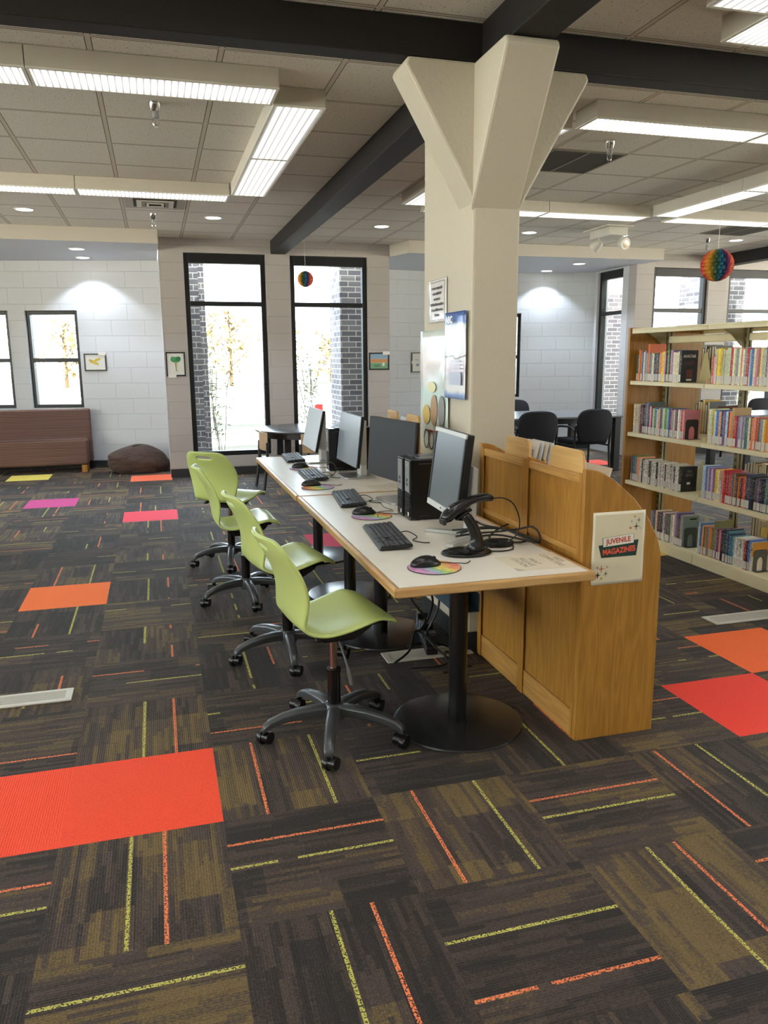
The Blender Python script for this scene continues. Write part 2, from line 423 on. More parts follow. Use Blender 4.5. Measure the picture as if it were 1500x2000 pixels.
# right niche
p0, p1, p2 = Vector((3.08, 11.8)), Vector((4.9, 12.15)), Vector((6.85, 11.55))
for nm, a, b, holes in (('wall_niche_right_a', p0, p1, []), ('wall_niche_right_b', p1, p2, [(.15, .87, .85, 2.19)])):
    d = (b-a); L = d.length; d.normalize(); M = MM(a, d, (-d.y, d.x))
    wall_with_holes(nm, CMUN, 0, L, 2.83, holes, M)
    for w in holes: window(*w, 1.5, M, 'black framed window half hidden by the concrete column', .045, .04, .05)
    base(nm.replace('wall', 'baseboard'), 0, L, M)
struct(MB().box(2.88, 3.08, 10.621, 11.9, 0, 2.83).build('wall_niche_right_side', CMUY))
SR = MM((6.85, 10.621), (0, 1), (1, 0))
wall_with_holes('wall_niche_right_end', CMUY, 0, .98, 2.83, [(.15, .86, .25, 2.80)], SR)
window(.15, .86, .25, 2.80, 2.16, SR, 'narrow black framed window in the side of the right niche, brick outside')
SOFF_DAYLIT = paint('soffit_daylight_tint', '#d3d8e2')  # daylight on the soffit undersides, painted in as a bluish tint
# dropped soffits over the niches
struct(MB().box(-4.6, .118, 9.83, 10.418, 2.815, CZ-.001).box(-4.6, .118, 10.418, 13, 2.831, CZ).box(-4.6, .116, 10.418, 12.6, 2.815, 2.8305).build('soffit_left', [SOFF, SOFF_DAYLIT]))
struct(MB().prism([(3.085, 10.41), (3.2, 9.97), (6.93, 9.9), (6.93, 10.41)], 'z', 2.815, CZ-.001).box(3.085, 6.848, 10.41, 13, 2.831, CZ).box(3.085, 6.848, 10.41, 12.2, 2.815, 2.8305).build('soffit_right', [SOFF, SOFF_DAYLIT]))
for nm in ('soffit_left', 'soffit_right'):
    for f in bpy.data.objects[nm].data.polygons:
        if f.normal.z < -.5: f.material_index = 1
# outer walls that close the room behind the viewer
WALLP = paint('wall_paint', '#d6cdb8')
def glazed(nm, a0, a1, M, label):  # windows added to the unseen side walls to bring in daylight
    n = int((a1-a0)/2.4); st = (a1-a0)/n
    hs = [(a0+k*st+.2, a0+(k+1)*st-.2, .95, 2.85) for k in range(n)]
    wall_with_holes(nm, WALLP, a0, a1, 3.07, hs, M)
    for h in hs: window(*h, 2.19, M, label)
glazed('wall_left', -10.6, 5.2, MM((-8, 0), (0, -1), (-1, 0)), 'window added in the unseen left wall to let in daylight')
glazed('wall_right', -5.2, 10.6, MM((12.6, 0), (0, 1), (1, 0)), 'window added in the unseen right wall to let in daylight')
struct(MB().box(-8, 12.6, -5.4, -5.2, 0, 3.07).build('wall_front', WALLP))
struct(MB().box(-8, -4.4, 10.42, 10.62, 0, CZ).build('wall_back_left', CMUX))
struct(MB().box(-4.6, -4.4, 10.63, 13, 0, CZ).build('wall_niche_left_end', CMUY))
# beams
struct(MB().box(-8, 12.6, 3.59, 3.71, 2.806, CZ-.002).build('ceiling_beam', BEAM, bevel=.006), 'dark brown beam crossing the room above the column')
for nm, x in (('trim_1', 1.50), ('trim_2', 8.20), ('trim_3', -5.2)):
    struct(MB().box(x, x+.19, -5.2, 3.588, 2.806, CZ-.002).box(x, x+.19, 3.712, 10.419, 2.806, CZ-.002).build(nm, BEAM, bevel=.006), 'dark brown ceiling beam running to the window wall')
# column with flared brackets
cb = MB(); cx0, cx1, cy0, cy1 = 1.475, 1.717, 3.60, 4.31
cb.box(cx0, cx1, cy0, cy1, .0, 2.803)
colo = struct(cb.build('column', COLP, bevel=.012), 'cream painted concrete column with flared top')
bz, tz = 2.19, 2.803
br = MB().prism([(cx0+.01, bz), (cx0+.01, tz), (1.15, tz), (1.135, tz-.03)], 'y', 3.58, 3.79)
br.build('bracket', COLP, colo, bevel=.012)
MB().prism([(cx1-.01, bz), (2.045, tz-.03), (2.03, tz), (cx1-.01, tz)], 'y', 3.58, 3.79).build('bracket', COLP, colo, bevel=.012)
MB().prism([(3.61, bz-.02), (3.61, tz), (3.255, tz), (3.24, tz-.03)], 'x', cx0-.012, cx1-.006).build('bracket', COLP, colo, bevel=.012)
MB().box(cx0-.008, cx1+.008, cy0-.008, cy1+.008, 0, .10).build('base_strip', BASEB, colo)

# ------------------------------------------------------------------ ceiling fixtures
LENS = {ax: lens_mat('lens_'+ax, 2.0, ax) for ax in 'xy'}
HOUS = flat('#cbc4b6', .45)
TRIMW = flat('#e6e2d6', .4)
LENSB = lens_mat('lens_boost', 5.4, 'x')  # brighter lens for the added fixtures out of view
def fixture(x0, x1, y0, y1, ax, label, group=None):
    cx, cy, L, W = (x0+x1)/2, (y0+y1)/2, (x1-x0)/2, (y1-y0)/2
    t = thing('ceiling_light', label, 'ceiling light', (cx, cy, 2.87), 0, group)
    mb = MB().box(-L, L, -W, W, .004, .0985); mb.build('housing', HOUS, t, bevel=.003)
    f = .016
    fr = MB().box(-L, L, -W, -W+f, -.004, .004).box(-L, L, W-f, W, -.004, .004).box(-L, -L+f, -W+f, W-f, -.004, .004).box(L-f, L, -W+f, W-f, -.004, .004)
    fr.build('frame', TRIMW, t)
    MB().box(-L+f, L-f, -W+f, W-f, -.002, .0035).build('lens', LENSB if group else LENS[ax], t)
    return t
FX = [
 (-.508,.705,4.37,4.65,'x','long prismatic ceiling light at upper left, nearest run, right piece beside the sprinkler'),
 (-1.73,-.512,4.37,4.65,'x','prismatic ceiling light cut by the left edge of the photo, nearest run'),
 (.712,1.005,4.64,5.85,'y','ceiling light in the side run left of the dark beam, nearer of two'),
 (.712,1.005,5.854,7.15,'y','ceiling light in the side run left of the dark beam, farther of two'),
 (-.535,.70,7.18,7.45,'x','ceiling light of the far left run, in front of the air vent'),
 (-1.77,-.54,7.18,7.45,'x','ceiling light of the far left run at the left edge of the photo'),
 (2.566,3.79,4.39,4.64,'x','bright ceiling light just right of the column bracket, above the dark return panel'),
 (3.796,5.02,4.39,4.64,'x','ceiling light at the right edge level with the column bracket'),
 (2.25,2.55,4.645,5.9,'y','ceiling light leg hidden behind the column top, nearer piece'),
 (2.25,2.55,5.904,7.2,'y','ceiling light leg ending just left of the column, farther piece'),
 (2.53,3.745,7.22,7.5,'x','far ceiling light just right of the column'),
 (3.75,4.865,7.22,7.5,'x','far ceiling light above the emergency lamps'),
 (4.87,5.16,4.70,5.92,'y','ceiling light leg near the right edge, nearer piece'),
 (4.87,5.16,5.924,7.18,'y','sloping ceiling light above the hanging rainbow ball, farther piece'),
 (5.17,6.39,7.20,7.48,'x','far ceiling light at right, beyond the rainbow ball'),
 (6.395,7.6,7.20,7.48,'x','far ceiling light at the right edge of the photo'),
 (5.17,6.38,5.70,5.98,'x','ceiling light at the right edge above the rainbow ball string'),
 (2.506,3.73,2.98,3.26,'x','ceiling light at the upper right corner, piece with its end to the column'),
 (2.205,2.5,1.75,2.97,'y','ceiling light cut by the top edge at the upper right corner'),
]
for f in FX: fixture(*f)
for x in (-3.4, -1.1, 1.2, 3.5, 5.8, 8.1):  # fixtures added out of view, behind and to both sides, to brighten the room
    for y in (-3.6, -1.6, .4): fixture(x, x+1.22, y, y+.28, 'x', 'added white prismatic ceiling light behind the viewer', 'added ceiling lights behind the viewer')
for x in (-3.2, -5.4):
    for y in (2.4, 5.4, 7.9): fixture(x, x+1.22, y, y+.28, 'x', 'added white prismatic ceiling light off to the left, out of view', 'added ceiling lights left of view')
for x in (7.8, 10.2):
    for y in (2.4, 5.0, 7.9): fixture(x, x+1.22, y, y+.28, 'x', 'added white prismatic ceiling light off to the right, out of view', 'added ceiling lights right of view')

for q in ((.712,1.005,.35,1.57,'y'),(.712,1.005,1.574,2.9,'y'),(-.52,.70,2.62,2.90,'x'),(2.205,2.5,.4,1.62,'y'),(2.506,3.73,.35,.63,'x')): fixture(*q, 'added white prismatic ceiling light overhead, out of view above the photo', 'added ceiling lights overhead out of view')  # added above the view to throw more light down on the desks
DLE = emit('downlight_glow', (.93, .97, 1, 1), 6.0)
DL = [((-1.15,8.86,CZ),'round recessed downlight at far left of the ceiling'), ((.69,8.9,CZ),'round recessed downlight in front of the left tall window'), ((2.575,9.02,CZ),'round recessed downlight left of the column, right of the beam'),
 ((4.434,9.04,CZ),'round recessed downlight just right of the column'), ((5.656,9.0,CZ),'round recessed downlight behind the emergency lamps'), ((7.366,9.0,CZ),'round recessed downlight at right beyond the rainbow ball'),
 ((-.82,10.51,2.815),'recessed spot in the left soffit, nearer one'), ((-.82,11.36,2.815),'recessed spot in the left soffit, nearer the block wall'), ((5.97,11.53,2.815),'recessed spot in the right soffit, nearer the block wall'), ((5.98,10.56,2.815),'recessed spot in the right soffit, nearer the room')]
for p, l in DL:
    t = thing('downlight', l, 'ceiling light', p)
    MB().lathe([(.10,-.001),(.10,-.006),(.082,-.006),(.080,-.001)], 28).build('trim_ring', TRIMW, t, smooth=40)
    MB().lathe([(.079,-.004),(.079,-.0015)], 28).build('bulb', DLE, t)
def spot(n, p, tgt, w, ang, col=(.85,.92,1), bl=.35):
    l = bpy.data.lights.new(n, 'SPOT'); l.energy = w; l.spot_size = R(ang); l.spot_blend = bl; l.color = col; l.shadow_soft_size = .05
    o = bpy.data.objects.new(n, l); COL.objects.link(o); o.location = p
    o.rotation_euler = (Vector(tgt)-Vector(p)).to_track_quat('-Z', 'Y').to_euler(); return o
for i, (p, l) in enumerate(DL):
    q = (p[0], p[1], p[2]-.02); spot('downlight_beam', q, (p[0], p[1], 0), 30 if p[2] < 2.9 else 24, 112, (.74,.85,1), .3)
# sprinklers
def sprinkler(x, y, label):
    t = thing('sprinkler', label, 'sprinkler', (x, y, CZ))
    MB().lathe([(.037,.0005),(.035,-.012),(.022,-.05),(.020,-.052)], 20).build('escutcheon', CHROME, t, smooth=40)
    MB().lathe([(.018,-.05),(.02,-.06),(.02,-.085),(.012,-.09)], 12).build('body', SILV, t, smooth=40)
    mb = MB().tube([(-.014,0,-.088),(-.016,0,-.115),(-.005,0,-.13)], .004, 6).tube([(.014,0,-.088),(.016,0,-.115),(.005,0,-.13)], .004, 6).lathe([(.016,-.132),(.016,-.129)], 14)
    mb.tube([(0,0,-.09),(0,0,-.128)], .004, 6); mb.build('deflector', CHROME, t, smooth=40)
for a in ((.091,5.115,'chrome sprinkler inside the left ring of ceiling lights'), (.076,8.83,'chrome sprinkler near the left air vent and tall window'), (3.138,5.18,'chrome sprinkler beside the dark return panel right of the column'), (6.905,8.97,'chrome sprinkler just left of the hanging rainbow ball')): sprinkler(*a)
# louvred air vent and dark return panels
t = thing('air_vent', 'square white louvred air vent in the ceiling near the left sprinkler', 'air vent', (.095, 8.22, CZ))
MB().box(-.28,.28,-.29,.29,-.004,-.0005).build('vent_plate', flat('#b5ada0', .5), t)
for k, (a, b) in enumerate(((.17,.175),(.125,.13),(.08,.085))):
    m = MB()
    for s in (0, 1, 2, 3):
        M = Matrix.Rotation(s*PI/2, 4, 'Z')
        m.prism([(-a,-a),(a,-a),(a*.72,-a*.72),(-a*.72,-a*.72)], 'z', -.016-.004*k, -.010-.004*k, M)
    m.build('louvre', TRIMW if k % 2 == 0 else flat('#8d867a', .5), t)
MB().box(-.2,.2,-.2,.2,-.006,-.0045).build('duct_opening', flat('#3a3733', .8), t)
def ret(x0, x1, y0, y1, label):
    t = thing('return_panel', label, 'air vent', ((x0+x1)/2, (y0+y1)/2, CZ)); w, h = (x1-x0)/2, (y1-y0)/2
    MB().box(-w+.015, w-.015, -h+.015, h-.015, -.004, -.001).build('grille', flat('#4a443b', .8), t)
    MB().box(-w,w,-h,-h+.015,-.008,-.0005).box(-w,w,h-.015,h,-.008,-.0005).box(-w,-w+.015,-h+.015,h-.015,-.008,-.0005).box(w-.015,w,-h+.015,h-.015,-.008,-.0005).box(-.008,.008,-h+.015,h-.015,-.006,-.0035).build('frame', flat('#8f8778', .5), t)
ret(2.855, 3.465, 5.465, 6.10, 'dark square return panel in the ceiling right of the column')
ret(6.53, 7.14, 8.0, 8.64, 'dark return panel in the far ceiling at right')
# emergency twin lamp
t = thing('emergency_light', 'white emergency light box with two lamp heads under the far ceiling', 'emergency light', (5.2, 8.55, CZ))
MB().box(-.17,.17,-.27,.27,-.012,-.001).build('mounting_plate', TRIMW, t); MB().box(-.12,.12,-.24,.2,-.11,-.012).build('battery_box', flat('#d6d2c8', .45), t, bevel=.012)
for dx, tgt in ((-.11, (-.3,.5,-.4)), (.09, (.15,-1,-.25))):
    h = Vector((dx, .05 if dx < 0 else -.2, -.19)); d = Vector(tgt).normalized(); M = Matrix.Translation(h) @ d.to_track_quat('Z', 'Y').to_matrix().to_4x4()
    hd = MB().lathe([(.03,-.07),(.05,-.05),(.068,.03),(.066,.045),(.058,.045)], 20, M=M).tube([(dx*.8, h.y, -.1), h], .014, 8).build('lamp_head', flat('#d6d2c8', .4), t, smooth=40)
    MB().lathe([(.057,.041),(.04,.046),(.01,.047)], 20, M=M).build('reflector', flat('#cdb9a0', .2, .6), hd)
# floor registers
def register(x0, x1, label):
    t = thing('floor_register', label, 'floor vent', ((x0+x1)/2, 3.615, 0)); w = (x1-x0)/2; G = flat('#d6d4cc', .4, .1)
    MB().box(-w,w,-.068,-.045,.0005,.008).box(-w,w,.045,.068,.0005,.008).box(-w,-w+.03,-.045,.045,.0005,.008).box(w-.03,w,-.045,.045,.0005,.008).build('rim', G, t, bevel=.002)
    m = MB()
    for k in range(7): y = -.039+k*.013; m.box(-w+.03, w-.03, y-.0025, y+.0025, .001, .006)
    m.build('bars', G, t); MB().box(-w+.03,w-.03,-.045,.045,.0003,.001).build('duct', flat('#2b2a28', .8), t)
register(-1.3, -.45, 'pale metal floor vent strip at the left edge of the carpet')
register(1.03, 1.49, 'metal floor vent strip under the near desk beside its pole')
register(2.97, 3.9, 'pale metal floor vent strip at right between rack and bookcase')
# ------------------------------------------------------------------ green task chairs
GREEN = flat('#bdce7c', .32, 0, .03, Specular_IOR_Level=.5)
GREY = flat('#55585c', .32, .55); CAST = flat('#0e0e0f', .3)
def task_chair(label):
    t = thing('task_chair', label, 'chair', (0, 0, 0), 0, 'green task chairs along the computer desks')
    P = [(-.298,.868,.13),(-.285,.848,.165),(-.262,.808,.188),(-.228,.748,.208),(-.202,.675,.212),(-.188,.605,.198),(-.180,.548,.184),(-.160,.508,.182),(-.10,.488,.196),(-.01,.500,.210),(.075,.524,.214),(.135,.534,.210),(.175,.524,.198),(.195,.503,.180)]
    rows = spline(P, 30); S = 13; bm = bmesh.new(); G = []
    for i, (x, z, w) in enumerate(rows):
        u = i/29; back = max(0, min(1, (.52-u)/.2)); row = []
        for k in range(S):
            s = -1+2*k/(S-1); e = s*s
            c = .038*e*back; lift = .012*e*(1-back)*(1 if u < .85 else .2) - .004*(abs(s) > .95)
            row.append(bm.verts.new((x + c, s*w, z + lift)))
        G.append(row)
    for i in range(29):
        for k in range(S-1):
            if i == 3 and 4 <= k <= 7: continue          # carrying slot
            bm.faces.new([G[i][k], G[i+1][k], G[i+1][k+1], G[i][k+1]])
    bmesh.ops.recalc_face_normals(bm, faces=bm.faces[:])
    m = MB(); m.b.free(); m.b = bm
    m.build('seat_shell', GREEN, t, smooth=180, solid=.017, sub=2)
    MB().prism([(-.12,.475),(.12,.512),(.14,.502),(.12,.47),(.05,.432),(-.07,.436)], 'y', -.10, .10).prism([(-.12,.462),(.15,.505),(.15,.518),(-.12,.478)], 'y', -.15, -.12).prism([(-.12,.462),(.15,.505),(.15,.518),(-.12,.478)], 'y', .12, .15).build('seat_plate', BLK, t, bevel=.006)
    MB().tube([(0,0,.27),(0,0,.44)], .0145, 16).build('gas_column', flat('#a08c80', .18, .9), t, smooth=40)
    MB().tube([(0,0,.13),(0,0,.285)], .0265, 20).lathe([(.029,.275),(.029,.29),(.02,.292)], 20).build('column_sleeve', BLKM, t, smooth=40)
    lv = MB().tube([(.0,-.05,.445),(.01,-.10,.37),(.015,-.12,.33)], .005, 8).tube([(.015,-.12,.335),(.02,-.125,.30),(.025,-.13,.265)], [(.014,.006),(.018,.008),(.012,.006)], 10)
    lv.build('height_lever', flat('#5a5a58', .35), t, smooth=50)
    MB().lathe([(.034,.075),(.046,.085),(.046,.125),(.036,.142),(.027,.145)], 24).build('hub', GREY, t, smooth=40)
    for j in range(5):
        a = 2*PI*j/5; M = Matrix.Rotation(a, 4, 'Z')
        sec = [(.030,.118,.026,.022),(.08,.121,.024,.021),(.15,.118,.023,.019),(.215,.107,.021,.017),(.262,.090,.019,.016),(.288,.072,.017,.014),(.292,.058,.015,.010)]
        lb = MB(); rings = []
        for r_, z, w, h in sec:
            rings.append([lb.b.verts.new(M @ Vector(p)) for p in ((r_,-w,z-h),(r_,-w,z+h*.5),(r_,-w*.55,z+h),(r_,w*.55,z+h),(r_,w,z+h*.5),(r_,w,z-h))])
        for A, B in zip(rings, rings[1:]):
            for k in range(6): lb.face([A[k], A[(k+1)%6], B[(k+1)%6], B[k]])
        lb.face(rings[0][::-1]); lb.face(rings[-1])
        leg = lb.build('leg', GREY, t, smooth=45, bevel=.003)
        tw = (.7, -.5, 1.3, .2, -1.1)[j]
        C = Matrix.Translation(M @ Vector((.292, 0, 0))) @ Matrix.Rotation(a+tw, 4, 'Z')
        cb_ = MB().tube([C @ Vector((0,0,.05)), C @ Vector((0,0,.064))], .009, 8)
        for y0, y1 in ((-.024,-.004),(.004,.024)): cb_.tube([C @ Vector((-.016,y0,.0290)), C @ Vector((-.016,y0+.004 if y0 < 0 else y0,.0290)), C @ Vector((-.016,y1,.0290))], [.0265 if y0 < 0 else .0285, .0285, .0285 if y0 < 0 else .0265], 18)
        cb_.tube([C @ Vector((-.016,-.027,.033)), C @ Vector((-.016,.027,.033))], .0245, 14)
        cb_.build('caster', CAST, leg, smooth=40)
    return t
ch = task_chair('lime green swivel chair nearest the viewer, at the front keyboard')
spec = [((.612,2.885),8,181,ch['label']), ((.572,3.80),10,195,'lime green swivel chair, second from the viewer, tucked behind the nearest one'),
        ((.475,4.84),2,203,'lime green swivel chair, third from the viewer, its seat apart from the desk'),
        ((.47,5.76),48,190,'lime green swivel chair farthest from the viewer, turned with its back to us')]
def set_base(t, da):
    """turn the five-legged base under the seat by da"""
    for c in t.children:
        if c.name.split('.')[0] in ('leg', 'hub'): c.rotation_euler.z = da
for i, ((x, y), yaw_, base_, lb) in enumerate(spec):
    c = ch if i == 0 else dup(ch)
    c.location = (x, y, 0); c.rotation_euler.z = R(yaw_); c['label'] = lb; set_base(c, R(base_-yaw_))

# ------------------------------------------------------------------ computer desks
EDGE = wood('desk_edge_oak', '#a87840', '#d9b27a', 'y', 1, .3)
EDGEX = wood('desk_edge_oak_end', '#a87840', '#d9b27a', 'x', 1, .3)
def desk(x0, x1, y0, y1, poles, label):
    cx, cy = (x0+x1)/2, (y0+y1)/2; t = thing('computer_desk', label, 'desk', (cx, cy, 0), 0, None)
    L, W = (x1-x0)/2, (y1-y0)/2; e = .022; z1, z0 = .735, .703
    MB().box(-L+e, L-e, -W+e, W-e, z0, z1).build('tabletop', LAM, t)
    for pts, mt in (([(-L,-W),(L,-W),(L-e,-W+e),(-L+e,-W+e)], EDGEX), ([(L,-W),(L,W),(L-e,W-e),(L-e,-W+e)], EDGE), ([(L,W),(-L,W),(-L+e,W-e),(L-e,W-e)], EDGEX), ([(-L,W),(-L,-W),(-L+e,-W+e),(-L+e,W-e)], EDGE)):
        MB().prism(pts, 'z', z0-.001, z1+.0005).build('edge_band', mt, t, bevel=.007, seg=3)
    MB().box(-L+.09, L-.09, -W+.12, W-.12, .672, .7025).build('under_frame', BLK, t)
    for px, py in poles:
        MB().tube([(px-cx,py-cy,.012),(px-cx,py-cy,.672)], .038, 28).lathe([(.11,.66),(.11,.672)], 20, c=(px-cx,py-cy,0)).build('pole', POLEM, t, smooth=40)
        MB().lathe([(.268,.001),(.27,.004),(.268,.011),(.26,.0135),(.05,.0145)], 64, c=(px-cx,py-cy,0)).build('base_disc', DISCM, t, smooth=30)
    return t
desk(.728, 1.492, 2.42, 4.33, ((1.129,2.852),(1.115,3.98)), 'cream topped oak edged computer desk nearest the viewer on black pedestals')
desk(.722, 1.486, 4.333, 6.20, ((1.13,4.76),(1.13,5.80)), 'cream topped computer desk continuing the row toward the tall windows')

# ------------------------------------------------------------------ magazine racks
def rack(label):
    t = thing('magazine_rack', label, 'magazine rack', (1.512, 2.56, 0))
    side = [(0,0),(.352,0),(.349,.68),(.345,.745),(.326,.81),(.276,.895),(.215,.967),(.122,1.045),(.06,1.078),(.03,1.086),(0,1.089)]
    MB().prism(side, 'y', 0, .026).build('end_panel', OAK, t, bevel=.003)
    MB().prism(side, 'y', .975, 1.0).build('end_panel', OAK, t, bevel=.003)
    inner = [(.012,.1),(.33,.1),(.33,.66),(.30,.8),(.2,.95),(.1,1.045),(.03,1.075),(.012,1.078)]
    MB().prism(inner, 'y', .487, .512).build('divider', OAK, t, bevel=.003)
    for a, b in ((.027,.486),(.513,.974)):
        MB().box(.013, .021, a, b, .112, 1.03).build('back_panel', OAK, t)
        MB().box(.004, .024, a, b, 1.03, 1.062).build('top_rail', OAKY, t, bevel=.003)
        MB().box(.006, .026, a, b, .0, .111).build('kick_board', OAKY, t, bevel=.002)
        MB().box(.006, .0125, a, b, .748, .772).build('ledge', OAKY, t, bevel=.003)
        for k, (z, x) in enumerate(((.12,.31),(.42,.30),(.68,.27))):
            MB().prism([(.022,z),(x,z+.03),(x,z+.11),(x-.012,z+.11),(x-.014,z+.045),(.022,z+.015)], 'y', a, b).build('shelf', OAKY, t, bevel=.002)
        MB().box(.15, .16, a, b, .86, .98).build('shelf_lip', OAKY, t, bevel=.002)
        MB().box(.0245, .15, a, b, .86, .872).build('shelf', OAKY, t)
    for y0, y1 in ((.0265,.045),(.4725,.5265),(.955,.9745)): MB().box(.0, .003, y0, y1, .0, 1.07).build('stile', OAK, t)
    for x, z0, dz, pairs in ((.028, 1.035, 1.147, ((.05,.355),(.505,.79))), (.128, .94, 1.055, ((.06,.33),(.54,.80)))):
        for a, b in pairs:
            h = dz; w = b-a
            o = [(a-.01,z0),(b+.01,z0),(b-.005,z0+.015),(b-.02,z0+.045),(b-.027,h-.025),(b-.034,h-.008),(b-.05,h),(a+.05,h),(a+.034,h-.008),(a+.027,h-.025),(a+.02,z0+.045),(a+.005,z0+.015)]
            MB().prism(o, 'x', x, x+.014).build('header_board', OAKL, t, bevel=.003)
    return t
rk = rack('oak magazine rack with curved end panel beside the near desk')
dup(rk, (1.512, 4.52, 0), None, 'oak magazine rack farther off, only its boards show behind the column')
def magazine(x, y, z, h, c, label, rz=0, tilt=12):
    m = MB(); M = Matrix.Rotation(R(tilt), 4, 'Y')
    m.box(-.003, .003, -.1, .1, 0, h, M).mat(1).box(-.0036, -.0031, -.07, .05, h*.72, h*.86, M)
    o = m.build('magazine', [flat(c, .3), flat('#8aa0b8', .4)], loc=(x, y, z), rz=rz); return tag(o, label, 'magazine')
for k, c in enumerate(('#e8e4d8', '#dfe6ea', '#e9dfc9', '#d8dde0')):
    magazine(1.575+k*.017, 3.26-.012*k, .874, .255, c, 'pale magazine standing in the far bay of the near rack, %s' % ('first behind the header board', 'second behind the header board', 'third behind the header board', 'last behind the header board')[k])
magazine(1.655, 2.80, .874, .20, '#e6dccb', 'magazine with white and red cover in the near bay of the near rack', 0, 16)
magazine(1.585, 5.15, .874, .23, '#c9d6e0', 'pale blue magazine in the farther rack beside the column')

# sign on the rack end
def sign():
    yf = 2.5595
    t = thing('rack_sign', 'paper sign reading juvenile magazines taped to the rack end', 'sign', (1.664, yf, .78))
    bm = MB(); nx, nz = 8, 12; V = []
    for j in range(nz+1):
        z = -.142+.284*j/nz
        V.append([bm.b.verts.new((-.113+.226*i/nx, -.0012-.002*max(0, (.25-j/nz))*abs(i/nx-.5)*2 - .0008*math.sin(j*.9), z)) for i in range(nx+1)])
    for j in range(nz):
        for i in range(nx): bm.face([V[j][i], V[j][i+1], V[j+1][i+1], V[j+1][i]])
    bm.build('sheet', flat('#eae3cc', .5), t, smooth=180, solid=.0006)
    y = -.0042
    MB().box(-.103,.103,y+.0012,y+.0016,-.132,.132).build('print_area', flat('#dcd2b4', .55), t)
    def tl(x, z): return (x*math.cos(R(4))-z*math.sin(R(4)), x*math.sin(R(4))+z*math.cos(R(4)))
    MB().prism([tl(-.085,.020),tl(.088,.022),tl(.076,-.040),tl(-.075,-.030)], 'y', y+.0004, y+.0010).build('green_banner', flat('#1d3d33', .5), t)
    a = [tl(-.066,.046),tl(.066,.048),tl(.066,.012),tl(-.066,.012)]
    b = [(x*1.03, z+(.001 if k < 2 else -.001)) for k, (x, z) in enumerate(a)]
    MB().prism(b, 'y', y+.0001, y+.0003).build('banner_outline', flat('#2a3d38', .5), t)
    MB().prism(a, 'y', y-.0005, y-.0001).build('white_banner', flat('#e3e2d6', .5), t)
    red = flat('#c8402c', .5); coral = flat('#e8604a', .5)
    c, s_ = math.cos(R(4)), math.sin(R(4))
    text('lettering', 'JUVENILE', .028, red, t, face_mat((*tl(0,.0295)[:1], y-.0008, tl(0,.0295)[1]), (c,0,s_), (-s_,0,c)), .0003, sx=.92, bold=.0006)
    text('lettering', 'MAGAZINES', .030, coral, t, face_mat((tl(.002,-.011)[0], y-.0002, tl(.002,-.011)[1]), (c,0,s_), (-s_,0,c)), .0005, sx=.86, bold=.0010)
    def star(x, z, r_, col, n=4, k=.16):
        pts = []
        for q in range(n*2):
            rr = r_ if q % 2 == 0 else r_*k; an = PI/2+q*PI/n
            pts.append((x+rr*math.cos(an), z+rr*math.sin(an)))
        MB().prism(pts, 'y', y, y+.0008).build('star', flat(col, .5), t)
    for q in ((.073,.080,.017,'#23313a'),(.083,.104,.011,'#3b5578'),(.048,.075,.005,'#c8523c',4,.7),(.065,.119,.005,'#c39a3c',4,.7),(.052,.100,.006,'#b9b6ad',4,.6),(.092,.072,.004,'#b3b59a',4,.6),
              (-.070,-.078,.016,'#c0503c'),(-.085,-.102,.013,'#22242e',4,.3),(-.050,-.098,.012,'#33353d',6,.15),(-.068,-.116,.005,'#a98f4e',4,.7),(-.045,-.072,.005,'#a9ab8e',4,.7),(-.088,-.072,.004,'#6c7a7c',4,.7)): star(*q)
sign()

